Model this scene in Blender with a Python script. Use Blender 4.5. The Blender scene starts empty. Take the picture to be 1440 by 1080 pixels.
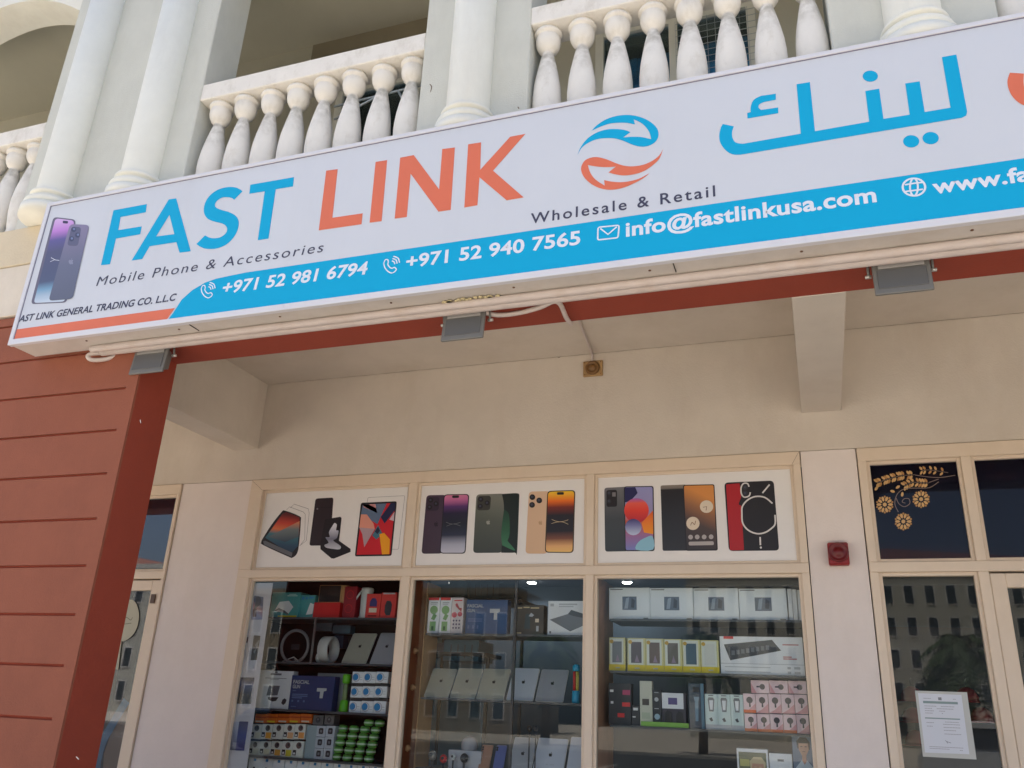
import bpy, bmesh, math, random
from mathutils import Vector, Matrix
random.seed(7)
S = bpy.context.scene
COL = S.collection
R = math.radians

# ------------------------------------------------------------------ camera
YAW, PITCH, ROLL, FPX = 0.35134, 0.36981, 0.04575, 1186.5
CAM = Vector((0, 0, 1.6))
_f = Vector((-math.sin(YAW)*math.cos(PITCH), math.cos(YAW)*math.cos(PITCH), math.sin(PITCH)))
_r0 = Vector((math.cos(YAW), math.sin(YAW), 0)); _u0 = _r0.cross(_f)
_r = math.cos(ROLL)*_r0 + math.sin(ROLL)*_u0
_u = -math.sin(ROLL)*_r0 + math.cos(ROLL)*_u0
cam = bpy.data.objects.new('camera', bpy.data.cameras.new('camera'))
COL.objects.link(cam); S.camera = cam
cam.data.sensor_width = 36; cam.data.lens = 36*FPX/1440
cam.data.clip_start = 0.05; cam.data.clip_end = 2000
cam.matrix_world = Matrix(((_r.x, _u.x, -_f.x, CAM.x), (_r.y, _u.y, -_f.y, CAM.y), (_r.z, _u.z, -_f.z, CAM.z), (0, 0, 0, 1)))

# ------------------------------------------------------------------ sky, sun, exposure
SUN_EL = R(72)           # sun high behind the building: the street front is in shade
w = bpy.data.worlds.new('World'); S.world = w; w.use_nodes = True
nt = w.node_tree; bg = nt.nodes['Background']
sky = nt.nodes.new('ShaderNodeTexSky'); sky.sky_type = 'NISHITA'; sky.sun_disc = False
sky.sun_elevation = SUN_EL; sky.air_density = 1.0; sky.dust_density = 4.5; sky.ozone_density = 1.0
nt.links.new(sky.outputs[0], bg.inputs[0]); bg.inputs[1].default_value = 0.13
sd = Vector((math.sin(R(-20))*math.cos(SUN_EL), math.cos(R(-20))*math.cos(SUN_EL), math.sin(SUN_EL)))   # direction to the sun
sky.sun_rotation = math.atan2(sd.x, sd.y)
sl = bpy.data.lights.new('sun', 'SUN'); sl.energy = 4.8; sl.angle = R(0.53); sl.color = (1, .95, .87)
so = bpy.data.objects.new('sun', sl); COL.objects.link(so)
so.rotation_euler = sd.to_track_quat('Z', 'Y').to_euler()
so.location = sd*30
S.view_settings.view_transform = 'Standard'; S.view_settings.look = 'None'
S.view_settings.gamma = 1; S.view_settings.use_curve_mapping = False
S.view_settings.exposure = 1.27

# ------------------------------------------------------------------ pixel ray helpers (a photo pixel on a real plane)
def ray(x, y): return _f + _r*((x-720)/FPX) - _u*((y-540)/FPX)
def at(x, y, Y):
    d = ray(x, y); return CAM + d*(Y/d.y)
def atz(x, y, Z):
    d = ray(x, y); return CAM + d*((Z-1.6)/d.z)
def T(ox, oy, s): return lambda p: (ox+p[0]/s, oy+p[1]/s)
PX = lambda p: p

# ------------------------------------------------------------------ materials
def lin(c): return tuple(((v/255)/12.92 if v/255 <= .04045 else ((v/255+.055)/1.055)**2.4) for v in c)
MATS = {}
def mat(name, rgb, rough=.6, metal=0, noise=0, nscale=8, bump=0, bscale=60, spec=.5, emit=None, stain=None, coat=0):
    if name in MATS: return MATS[name]
    m = bpy.data.materials.new(name); m.use_nodes = True; MATS[name] = m
    n, l = m.node_tree.nodes, m.node_tree.links
    b = n['Principled BSDF']; c = lin(rgb)
    b.inputs['Base Color'].default_value = (*c, 1); b.inputs['Roughness'].default_value = rough
    b.inputs['Metallic'].default_value = metal; b.inputs['Specular IOR Level'].default_value = spec
    b.inputs['Coat Weight'].default_value = coat
    if noise or stain or bump:
        tc = n.new('ShaderNodeTexCoord'); co = tc.outputs['Object']
    last = None
    if noise:
        t = n.new('ShaderNodeTexNoise'); t.inputs['Scale'].default_value = nscale; t.inputs['Detail'].default_value = 6
        t.inputs['Roughness'].default_value = .65
        l.new(co, t.inputs['Vector'])
        r = n.new('ShaderNodeValToRGB'); l.new(t.outputs['Fac'], r.inputs[0])
        r.color_ramp.elements[0].position = .3; r.color_ramp.elements[1].position = .7
        r.color_ramp.elements[0].color = (*[v*(1-noise) for v in c], 1)
        r.color_ramp.elements[1].color = (*[min(1, v*(1+noise*.6)) for v in c], 1)
        last = r.outputs[0]
    if stain:                                  # (rgb, scale, amount, vertical stretch)
        mp = n.new('ShaderNodeMapping'); mp.inputs['Scale'].default_value = (1, 1, stain[3]); l.new(co, mp.inputs['Vector'])
        t = n.new('ShaderNodeTexNoise'); t.inputs['Scale'].default_value = stain[1]; t.inputs['Detail'].default_value = 8
        t.inputs['Roughness'].default_value = .7; l.new(mp.outputs[0], t.inputs['Vector'])
        r = n.new('ShaderNodeValToRGB'); l.new(t.outputs['Fac'], r.inputs[0])
        r.color_ramp.elements[0].position = .5; r.color_ramp.elements[1].position = .78
        r.color_ramp.elements[0].color = (0, 0, 0, 1); r.color_ramp.elements[1].color = (stain[2],)*3+(1,)
        mx = n.new('ShaderNodeMix'); mx.data_type = 'RGBA'; l.new(r.outputs[0], mx.inputs[0])
        if last: l.new(last, mx.inputs[6])
        else: mx.inputs[6].default_value = (*c, 1)
        mx.inputs[7].default_value = (*lin(stain[0]), 1); last = mx.outputs[2]
    if last: l.new(last, b.inputs['Base Color'])
    if bump:
        t = n.new('ShaderNodeTexNoise'); t.inputs['Scale'].default_value = bscale; t.inputs['Detail'].default_value = 5
        l.new(co, t.inputs['Vector']); bp = n.new('ShaderNodeBump'); bp.inputs['Strength'].default_value = bump
        bp.inputs['Distance'].default_value = .004
        l.new(t.outputs['Fac'], bp.inputs['Height']); l.new(bp.outputs[0], b.inputs['Normal'])
    if emit:
        b.inputs['Emission Color'].default_value = (*lin(rgb), 1); b.inputs['Emission Strength'].default_value = emit
    return m
def grad(name, stops, axis=2, rough=.35, diag=None):
    """printed colour gradient along the print's own box"""
    if name in MATS: return MATS[name]
    m = bpy.data.materials.new(name); m.use_nodes = True; MATS[name] = m
    n, l = m.node_tree.nodes, m.node_tree.links
    tc = n.new('ShaderNodeTexCoord'); sp = n.new('ShaderNodeSeparateXYZ'); l.new(tc.outputs['Generated'], sp.inputs[0])
    r = n.new('ShaderNodeValToRGB'); v = sp.outputs[axis]
    if diag:
        a = n.new('ShaderNodeMath'); a.operation = 'MULTIPLY_ADD'; l.new(sp.outputs[0], a.inputs[0]); a.inputs[1].default_value = diag; l.new(v, a.inputs[2]); v = a.outputs[0]
    l.new(v, r.inputs[0])
    e = r.color_ramp.elements
    while len(e) < len(stops): e.new(.5)
    for i, (p, c) in enumerate(stops): e[i].position = p; e[i].color = (*lin(c), 1)
    b = n['Principled BSDF']; l.new(r.outputs[0], b.inputs['Base Color']); b.inputs['Roughness'].default_value = rough
    return m
def glassmat(name, tint=(.93, .96, .95), ior=1.5, gain=1.0):
    m = bpy.data.materials.new(name); m.use_nodes = True
    n, l = m.node_tree.nodes, m.node_tree.links; n.clear()
    o = n.new('ShaderNodeOutputMaterial'); mx = n.new('ShaderNodeMixShader'); f = n.new('ShaderNodeFresnel')
    f.inputs[0].default_value = ior; t = n.new('ShaderNodeBsdfTransparent'); g = n.new('ShaderNodeBsdfGlossy')
    t.inputs[0].default_value = (*tint, 1); g.inputs['Roughness'].default_value = .012
    k = n.new('ShaderNodeMath'); k.operation = 'MULTIPLY'; l.new(f.outputs[0], k.inputs[0]); k.inputs[1].default_value = gain
    k.use_clamp = True
    l.new(k.outputs[0], mx.inputs[0]); l.new(t.outputs[0], mx.inputs[1]); l.new(g.outputs[0], mx.inputs[2])
    l.new(mx.outputs[0], o.inputs[0]); MATS[name] = m
    return m

# ------------------------------------------------------------------ object helpers
WLOC = {}
def wl(o): return WLOC.get(o.name, Vector((0, 0, 0)))
def tag(o, label=None, cat=None, group=None, kind=None):
    if label: o['label'] = label
    if cat: o['category'] = cat
    if group: o['group'] = group
    if kind: o['kind'] = kind
    return o
def thing(name, loc, label, cat, group=None):
    o = bpy.data.objects.new(name, None); COL.objects.link(o); o.location = loc; o.empty_display_size = .05
    WLOC[o.name] = Vector(loc); return tag(o, label, cat, group)
class MB:
    """collects geometry in world coordinates; build() makes ONE mesh object"""
    def __init__(s): s.v = []; s.f = []; s.m = []; s.mats = []; s.sm = []
    def mi(s, m):
        if m not in s.mats: s.mats.append(m)
        return s.mats.index(m)
    def add(s, vs, fs, m, smooth=False):
        b = len(s.v); s.v += [tuple(v) for v in vs]; k = s.mi(m)
        for f in fs: s.f.append([b+i for i in f]); s.m.append(k); s.sm.append(smooth)
        return s
    def box(s, x0, x1, y0, y1, z0, z1, m):
        vs = [(x, y, z) for z in (z0, z1) for y in (y0, y1) for x in (x0, x1)]
        return s.add(vs, [(0, 2, 3, 1), (4, 5, 7, 6), (0, 1, 5, 4), (1, 3, 7, 5), (3, 2, 6, 7), (2, 0, 4, 6)], m)
    def poly(s, pts, m):                        # flat polygon, seen from -Y
        return s.add(pts, [list(range(len(pts)))], m)
    def prism(s, pts, d, m):                    # polygon with depth vector d
        n = len(pts); d = Vector(d); vs = [Vector(p) for p in pts] + [Vector(p)+d for p in pts]
        return s.add(vs, [list(range(n)), list(range(2*n-1, n-1, -1))] + [(i, i+n, (i+1) % n+n, (i+1) % n) for i in range(n)], m)
    def lathe(s, c, prof, m, n=20, axis='z', smooth=True, caps=True, a0=0, a1=2*math.pi):
        c = Vector(c); vs = []; full = abs(a1-a0-2*math.pi) < 1e-6; k = n if full else n+1
        for r, h in prof:
            for i in range(k):
                a = a0+(a1-a0)*i/n; p = (r*math.cos(a), r*math.sin(a), h)
                if axis == 'y': p = (p[0], h, p[1])
                if axis == 'x': p = (h, p[0], p[1])
                vs.append(c+Vector(p))
        fs = []
        for j in range(len(prof)-1):
            for i in range(n if full else n):
                i2 = (i+1) % k if full else i+1
                fs.append((j*k+i, j*k+i2, (j+1)*k+i2, (j+1)*k+i))
        if caps and full:
            fs.append(list(range(k-1, -1, -1))); fs.append([(len(prof)-1)*k+i for i in range(k)])
        return s.add(vs, fs, m, smooth)
    def tube(s, pts, r, m, n=10, smooth=True):
        pts = [Vector(p) for p in pts]; vs = []; k = len(pts); pu = None
        for i, p in enumerate(pts):
            d = (pts[min(i+1, k-1)]-pts[max(i-1, 0)]).normalized()
            u = pu if pu is not None else (Vector((0, 0, 1)) if abs(d.z) < .9 else Vector((1, 0, 0)))
            u = (u-d*u.dot(d)).normalized(); pu = u; v = d.cross(u)
            rr = r[i] if isinstance(r, (list, tuple)) else r
            for j in range(n):
                a = 2*math.pi*j/n; vs.append(p+u*(rr*math.cos(a))+v*(rr*math.sin(a)))
        fs = [(i*n+j, i*n+(j+1) % n, (i+1)*n+(j+1) % n, (i+1)*n+j) for i in range(k-1) for j in range(n)]
        fs += [list(range(n-1, -1, -1)), [(k-1)*n+j for j in range(n)]]
        return s.add(vs, fs, m, smooth)
    def ribbon(s, pts, wd, m, Y, closed=False):  # flat stroke of width wd in the plane y = Y; pts are (x, z)
        P = [Vector((p[0], p[1])) for p in pts]; n = len(P); L = []; Q = []
        for i in range(n):
            a = P[(i-1) % n] if (closed or i > 0) else P[i]; b = P[(i+1) % n] if (closed or i < n-1) else P[i]
            d = (b-a).normalized(); nn = Vector((-d.y, d.x))
            ww = (wd[i] if isinstance(wd, (list, tuple)) else wd)/2
            L.append(P[i]+nn*ww); Q.append(P[i]-nn*ww)
        vs = [(p.x, Y, p.y) for p in L]+[(p.x, Y, p.y) for p in Q]
        fs = [(i, (i+1) % n, n+(i+1) % n, n+i) for i in range(n if closed else n-1)]
        return s.add(vs, fs, m)
    def build(s, name, parent=None, label=None, cat=None, group=None, kind=None, origin=None, bevel=0):
        me = bpy.data.meshes.new(name)
        o = bpy.data.objects.new(name, me); COL.objects.link(o)
        if origin is None:
            if parent is not None: origin = wl(parent)
            else:
                xs = [v[0] for v in s.v]; ys = [v[1] for v in s.v]; zs = [v[2] for v in s.v]
                origin = Vector(((min(xs)+max(xs))/2, (min(ys)+max(ys))/2, min(zs)))
        origin = Vector(origin)
        me.from_pydata([tuple(Vector(v)-origin) for v in s.v], [], s.f)
        for m in s.mats: me.materials.append(m)
        me.polygons.foreach_set('material_index', s.m); me.polygons.foreach_set('use_smooth', s.sm)
        me.update()
        if bevel:
            bm = bmesh.new(); bm.from_mesh(me); bmesh.ops.recalc_face_normals(bm, faces=bm.faces)
            bmesh.ops.bevel(bm, geom=bm.edges[:], offset=bevel, segments=1, affect='EDGES', clamp_overlap=True)
            bm.to_mesh(me); bm.free()
        if parent is not None: o.parent = parent; o.location = origin-wl(parent)
        else: o.location = origin
        WLOC[o.name] = origin
        return tag(o, label, cat, group, kind)
def copy_tree(src, parent=None, delta=Vector((0, 0, 0))):
    c = src.copy(); COL.objects.link(c); c.parent = parent
    if parent is None: c.location = src.location+delta
    WLOC[c.name] = wl(src)+delta
    for ch in list(src.children): copy_tree(ch, c, delta)
    return c
def smooth(pts, n=5, closed=False):              # Catmull-Rom through 2D/3D points
    P = [Vector(p) for p in pts]; k = len(P); out = []
    for i in range(k if closed else k-1):
        a = P[(i-1) % k] if (closed or i > 0) else P[0]; b = P[i]; c = P[(i+1) % k]
        d = P[(i+2) % k] if (closed or i+2 < k) else P[-1]
        for j in range(n):
            t = j/n
            out.append(.5*((2*b)+(c-a)*t+(2*a-5*b+4*c-d)*t*t+(3*b-a-3*c+d)*t**3))
    if not closed: out.append(P[-1])
    return out
def segs(*ss):                                   # several smoothed runs joined with sharp corners between
    out = []
    for s_ in ss:
        q = smooth(s_, 5) if len(s_) > 2 else [Vector(p) for p in s_]
        if out and (out[-1]-q[0]).length < 1e-6: q = q[1:]
        out += q
    if (out[0]-out[-1]).length < 1e-6: out = out[:-1]
    return out
def roundquad(q, r, n=4):                        # quad corners with radius r
    out = []; q = [Vector(p) for p in q]
    for i in range(4):
        p = q[i]; a = (q[i-1]-p); b = (q[(i+1) % 4]-p)
        pa = p+a.normalized()*min(r, a.length*.5); pb = p+b.normalized()*min(r, b.length*.5)
        for j in range(n+1):
            t = j/n; out.append(pa*(1-t)**2+p*2*t*(1-t)+pb*t*t)
    return out
def disc(c, r, n=20, ry=None):
    ry = r if ry is None else ry
    return [Vector((c[0]+r*math.cos(2*math.pi*i/n), c[1]+ry*math.sin(2*math.pi*i/n))) for i in range(n)]
def onp(tf, pts, Y):                             # zoomed photo points -> points on the plane y = Y
    return [at(*tf(p), Y) for p in pts]
def flat(name, tf, pts, Y, m, parent, **k):
    return MB().poly(onp(tf, pts, Y), m).build(name, parent, **k)
def text(s, x0, x1, z0, h, Y, m, parent, offset=0, shear=0, space=1, name='lettering', zx=None):
    """flat printed lettering with its left end at x0, right end at x1, baseline z0, capital height h"""
    cu = bpy.data.curves.new('lettering_curve', 'FONT'); cu.body = s; cu.size = 1; cu.offset = offset
    cu.shear = shear; cu.space_character = space; cu.resolution_u = 4
    to = bpy.data.objects.new('lettering_source', cu); COL.objects.link(to)
    bpy.context.view_layer.update()
    me = bpy.data.meshes.new_from_object(to.evaluated_get(bpy.context.evaluated_depsgraph_get()))
    bpy.data.objects.remove(to); bpy.data.curves.remove(cu)
    xs = [v.co.x for v in me.vertices]
    a, b = min(xs), max(xs); cap = .682
    org = wl(parent)
    fs = sorted(([v for v in p.vertices] for p in me.polygons), key=lambda f: min(me.vertices[q].co.x for q in f))
    words = []; mx = -1e9
    for f in fs:                                 # one object per word
        lo = min(me.vertices[q].co.x for q in f)
        if lo-mx > .2*space: words.append([])
        words[-1].append(f); mx = max(mx, max(me.vertices[q].co.x for q in f))
    out = []
    for fl in words:
        ids = sorted({q for f in fl for q in f}); mp = {q: i for i, q in enumerate(ids)}
        vs = [tuple(Vector((x0+(me.vertices[q].co.x-a)/(b-a)*(x1-x0), Y, z0+me.vertices[q].co.y/cap*h))-org) for q in ids]
        m2 = bpy.data.meshes.new(name); m2.from_pydata(vs, [], [[mp[q] for q in f] for f in fl]); m2.materials.append(m)
        o = bpy.data.objects.new(name, m2); COL.objects.link(o); o.parent = parent; WLOC[o.name] = org; out.append(o)
    bpy.data.meshes.remove(me)
    return out
def ptext(s, tf, pl, pr_, h_px, Y, m, parent, **k):   # lettering from its baseline's two ends in the photo
    a = at(*tf(pl), Y); b = at(*tf(pr_), Y)
    hh = at(tf(pl)[0], tf(pl)[1]-h_px, Y).z-a.z
    return text(s, a.x, b.x, (a.z+b.z)/2, hh, Y, m, parent, **k)

# ------------------------------------------------------------------ colours
WHITE = mat('white_masonry_paint', (233, 232, 221), .75, noise=.04, nscale=5, bump=.25, bscale=90, stain=((190, 182, 168), 2.2, .30, .25))
PIERW = mat('pale_grey_stucco', (206, 207, 198), .85, noise=.05, nscale=4, bump=.5, bscale=120, stain=((160, 158, 145), 1.7, .3, .3))
BALU = mat('weathered_white_paint', (232, 228, 220), .7, noise=.05, nscale=7, bump=.35, bscale=70, stain=((176, 166, 148), 7, .6, .6))
CREAM = mat('cream_render', (212, 202, 189), .85, noise=.06, nscale=3, bump=.4, bscale=100, stain=((190, 175, 156), 1.6, .5, .35))
SAND = mat('sandy_band_paint', (214, 200, 174), .85, noise=.06, nscale=4, bump=.5, bscale=80, stain=((178, 160, 132), 2, .4, .5))
BAND = mat('pale_band_paint', (220, 210, 195), .85, noise=.06, nscale=4, bump=.4, bscale=80, stain=((182, 168, 148), 2, .4, .5))
RED = mat('terracotta_render', (146, 84, 62), .85, noise=.07, nscale=3.5, bump=.6, bscale=110, stain=((126, 72, 54), 2.4, .6, .6))
REDS = mat('deep_terracotta', (150, 62, 42), .8, noise=.07, nscale=4, bump=.4, bscale=90, stain=((132, 60, 44), 2.5, .4, 1))
OLIVE = mat('balcony_wall_paint', (204, 200, 182), .9, noise=.05, nscale=2, bump=.2)
FRAME = mat('cream_aluminium', (223, 205, 183), .45, noise=.03, nscale=6, stain=((200, 180, 155), 5, .3, .5))
GASK = mat('dark_gasket', (60, 52, 45), .7)
GREYT = mat('paver', (196, 187, 172), .9, noise=.15, nscale=2, bump=.4)
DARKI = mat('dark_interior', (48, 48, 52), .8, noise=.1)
INTW = mat('shop_inner_wall', (50, 62, 74), .8, noise=.05)
GLASS = glassmat('window_glass', (.955, .985, .99), 1.52, .6)
GLASSF = glassmat('tinted_glass', (.7, .72, .76), 1.5, .26)
GLASSD = glassmat('display_glass', (.88, .95, .93), 1.5, .6)
NAVY = mat('navy_film', (26, 25, 48), .3, coat=.3)
BLACK = mat('black', (22, 22, 24), .5)
WHITEP = mat('white_print', (228, 226, 224), .5)

# ------------------------------------------------------------------ setting: ground, pavement, road
MB().box(-120, 120, -140, 60, -.5, -.13, mat('sandy_ground', (194, 184, 168), .95, noise=.15, nscale=.3, bump=.5, bscale=8)).build('ground', kind='structure')
MB().box(-60, 60, -4.2, 3.3, -.126, 0, GREYT).build('pavement', kind='structure')
MB().box(-100, 100, -34, -4.35, -.128, -.122, mat('asphalt', (70, 68, 66), .9, noise=.15, nscale=1.5, bump=.6, bscale=40)).build('road', kind='structure')
k = MB()
for i in range(-50, 50): k.box(i*1.0+.005, i*1.0+.995, -4.35, -4.2, -.126, .005, mat('kerb_stone', (175, 170, 160), .9, noise=.1))
k.build('kerb', kind='structure')
k = MB()
for i in range(-45, 45): k.box(i*1.0+.005, i*1.0+.995, -34.2, -34.0, -.126, .02, MATS['kerb_stone'])
k.build('kerb', kind='structure')
k = MB()
for i in range(-12, 12): k.box(i*2.6, i*2.6+.12, -24.5, -19.6, -.122, -.118, mat('road_paint', (205, 205, 200), .8, noise=.1))
k.build('road_marking', kind='structure')
MB().box(-12, 12, 3.3, 5.2, -.1, .02, mat('arcade_tile', (170, 150, 128), .4, noise=.1, nscale=3)).build('arcade_floor', kind='structure')

# ------------------------------------------------------------------ the shop building
XL, XR = -9.0, 9.0
B = thing('shop_building', (0, 3.34, 0), 'long two tone building with white balconies over a terracotta shop arcade', 'building')
PIERS = [(-6.85, -6.21, (-6.53,)), (-4.67, -3.385, (-4.36, -3.69)), (-1.845, -1.212, (-1.535,)), (.272, .95, (.615,)), (2.45, 3.1, (2.775,)), (4.6, 5.9, (4.92, 5.58))]
def part(name, x0, x1, y0, y1, z0, z1, m, bevel=0, parent=B): return MB().box(x0, x1, y0, y1, z0, z1, m).build(name, parent, bevel=bevel)
# terracotta piers: render courses with sunk joints, plain corner strips
for (a, b) in ((-4.67, -3.39), (4.6, 5.9)):
    p = part('terracotta_pier', a, b, 3.354, 3.6, 0, 3.70, REDS)  # core and side faces in a deeper red than the front courses
    for c in ((a, a+.07), (b-.07, b-.001)): part('corner_strip', c[0], c[1], 3.339, 3.354, 0, 3.70, RED, parent=p)
    edges = [3.697, 3.632]+[3.39-.2395*i for i in range(15)]
    me0 = None
    for i in range(len(edges)-1):
        z1, z0 = edges[i]-.007, edges[i+1]+.007
        if z0 < 0: z0 = 0
        c = MB().box(a+.07, b-.07, 3.339, 3.354, z0, z1, RED).build('render_course', p)
# front beam over the arcade, red underneath
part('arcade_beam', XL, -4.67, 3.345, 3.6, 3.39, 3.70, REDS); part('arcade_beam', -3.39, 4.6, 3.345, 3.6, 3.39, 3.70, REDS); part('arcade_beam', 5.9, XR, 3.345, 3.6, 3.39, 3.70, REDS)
part('pale_band', XL, XR, 3.33, 3.6, 3.703, 4.053, BAND, .003)
part('sandy_band', XL, XR, 3.322, 3.6, 4.056, 4.33, SAND, .004)
part('cross_beam', .0, .23, 3.602, 5.2, 3.388, 3.92, CREAM, .004)
part('cross_beam', -4.18, -3.952, 3.602, 5.2, 3.392, 3.92, CREAM, .004)
part('cross_beam', 4.2, 4.43, 3.602, 5.2, 3.388, 3.92, CREAM, .004)
part('arcade_soffit', XL, XR, 3.602, 5.2, 3.92, 4.30, CREAM)
part('arcade_wall', XL, XR, 5.204, 5.4, 3.147, 3.92, CREAM)
for a, b in ((-4.603, -3.958), (-.029, .287), (3.2, 9.0), (-9.0, -6.4)): part('plaster_panel', a+.003, b-.003, 5.206, 5.4, .02, 3.144, mat('plaster_panel_paint', (230, 219, 212), .85, noise=.04, nscale=3, bump=.4, bscale=100, stain=((206, 192, 178), 1.6, .35, .4)))
# small scuffs and hairline cracks in the render
SCUFF = mat('pale_scuff', (214, 204, 192), .9); CRK = mat('hairline_crack', (120, 104, 88), .9)
def scuff(pts, Y, m, wd=.006): 
    P = [at(*p, Y) for p in smooth(pts, 3)]; n_ = len(P); MB().ribbon([(p.x, p.z) for p in P], [wd*(.3+.7*math.sin(math.pi*(i+.5)/n_)) for i in range(n_)], m, Y).build('scuff_mark' if m is SCUFF else 'hairline_crack', B)
scuff([(1038, 537), (1041, 538)], 5.2028, SCUFF, .012); scuff([(197, 590), (198, 595)], 3.337, SCUFF, .005); scuff([(107, 1064), (111, 1068)], 3.337, SCUFF, .005)
scuff([(782, 500), (786, 503), (789, 500)], 5.2028, CRK, .005); scuff([(1240, 388), (1246, 388)], 5.2028, CRK, .003)
scuff([(604, 118), (607, 122), (605, 130)], 3.3385, CRK, .006); scuff([(728, 150), (730, 153)], 3.3385, CRK, .006)
# balcony level
part('balcony_floor', XL, XR, 3.602, 4.8, 4.302, 4.34, WHITE)
part('balcony_ceiling', XL, XR, 3.602, 4.8, 6.9, 7.0, OLIVE)
part('upper_wall', XL, XR, 3.34, 3.6, 6.9, 9.6, WHITE)
part('roof', XL, XR, 3.34, 12, 9.602, 9.75, WHITE)
part('rear_wall', XL, XR, 11.8, 12, 0, 9.6, CREAM)
part('end_wall', XL, XL+.2, 3.602, 11.8, 4.34, 9.6, CREAM); part('end_wall', XR-.2, XR, 3.602, 11.8, 4.34, 9.6, CREAM)
part('end_wall', XL, XL+.2, 5.4, 11.8, 0, 4.3, CREAM); part('end_wall', XR-.2, XR, 5.4, 11.8, 0, 4.3, CREAM)
for a, b, cols in PIERS:
    p = part('pier', a, b, 3.34, 3.61, 4.332, 6.9, PIERW, .006)
    for cx in cols:
        prof = [(.175, 4.332), (.175, 4.395), (.160, 4.398), (.150, 4.400), (.160, 4.406), (.165, 4.418), (.165, 4.432), (.160, 4.445), (.150, 4.449), (.130, 4.450), (.127, 4.458), (.128, 4.478), (.1285, 4.480), (.141, 4.481), (.144, 4.488), (.144, 4.496), (.141, 4.504), (.1195, 4.506), (.118, 4.525), (.118, 6.895)]
        MB().lathe((cx, 3.322, 0), prof, WHITE, 40).build('column', p)
BAYS = [(XL, -6.85), (-6.21, -4.67), (-3.385, -1.845), (-1.212, .272), (.95, 2.45), (3.1, 4.6), (5.9, XR)]
bal0 = None
def grimed(name, src, z0, z1, dirt, amt):
    m = src.copy(); m.name = name; n, l = m.node_tree.nodes, m.node_tree.links; b = n['Principled BSDF']
    old = b.inputs['Base Color'].links[0].from_socket; tc = n.new('ShaderNodeTexCoord'); sp = n.new('ShaderNodeSeparateXYZ'); l.new(tc.outputs['Object'], sp.inputs[0])
    t = n.new('ShaderNodeTexNoise'); t.inputs['Scale'].default_value = 22; t.inputs['Detail'].default_value = 8; oi = n.new('ShaderNodeObjectInfo'); va = n.new('ShaderNodeVectorMath'); l.new(tc.outputs['Object'], va.inputs[0]); l.new(oi.outputs['Location'], va.inputs[1]); l.new(va.outputs[0], t.inputs['Vector'])
    r = n.new('ShaderNodeValToRGB'); e = r.color_ramp.elements; e[0].position = z0; e[0].color = (0, 0, 0, 1); e[1].position = z1; e[1].color = (1, 1, 1, 1); x = e.new(z1+.02); x.color = (0, 0, 0, 1); l.new(sp.outputs[2], r.inputs[0])
    q = n.new('ShaderNodeValToRGB'); q.color_ramp.elements[0].position = .38; q.color_ramp.elements[1].position = .7; l.new(t.outputs['Fac'], q.inputs[0])
    mu = n.new('ShaderNodeMath'); mu.operation = 'MULTIPLY'; l.new(r.outputs[0], mu.inputs[0]); l.new(q.outputs[0], mu.inputs[1]); m2 = n.new('ShaderNodeMath'); m2.operation = 'MULTIPLY'; l.new(mu.outputs[0], m2.inputs[0]); m2.inputs[1].default_value = amt
    mx = n.new('ShaderNodeMix'); mx.data_type = 'RGBA'; l.new(m2.outputs[0], mx.inputs[0]); l.new(old, mx.inputs[6]); mx.inputs[7].default_value = (*lin(dirt), 1); l.new(mx.outputs[2], b.inputs['Base Color'])
    return m
BALUG = grimed('grimed_white_paint', BALU, .38, .57, (146, 138, 118), .75)
def bprofile():
    return [(.06, 0), (.06, .04), (.055, .06), (.062, .1), (.073, .18), (.077, .25), (.076, .30), (.070, .37), (.061, .43), (.050, .49), (.040, .54), (.033, .572), (.030, .582), (.0305, .586), (.038, .593), (.052, .607), (.063, .63), (.068, .655), (.0675, .675), (.063, .692), (.0632, .696), (.074, .699), (.077, .707), (.077, .714), (.073, .723), (.066, .727), (.066, .737)]
for a, b in BAYS:
    rail = MB().box(a, b, 3.343, 3.52, 5.067, 5.19, BALU).build('balustrade_rail', B, bevel=.005)
    if a < -7 or b > 6: xs = [a+.1+.19*i for i in range(int((b-a-.1)/.19))]
    else:
        n = 8; st = .1895; x0 = (a+b)/2-st*3.5; xs = [x0+st*i for i in range(n)]
    for x in xs:
        if bal0 is None:
            bal0 = MB().lathe((x, 3.43, 4.332), bprofile(), BALUG, 28).build('baluster', rail, origin=(x, 3.43, 4.332)); continue
        o = bal0.copy(); COL.objects.link(o); o.parent = rail; o.location = Vector((x, 3.43, 4.332))-wl(rail); o.rotation_euler = (random.uniform(-.006, .006), random.uniform(-.006, .006), random.uniform(0, 6)); s_ = random.uniform(.985, 1.015); o.scale = (s_, s_, 1)
    # segmental arch over each bay
    if a > -7 and b < 6:
        xc = (a+b)/2; hw = (b-a)/2; n = 16; pts = []
        for i in range(n+1):
            x = a+(b-a)*i/n; pts.append((x, 3.345, 6.45-.28*((x-xc)/hw)**2))
        pts += [(b, 3.345, 6.898), (a, 3.345, 6.898)]
        MB().prism(pts, (0, .255, 0), WHITE).build('arch', B)
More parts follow.
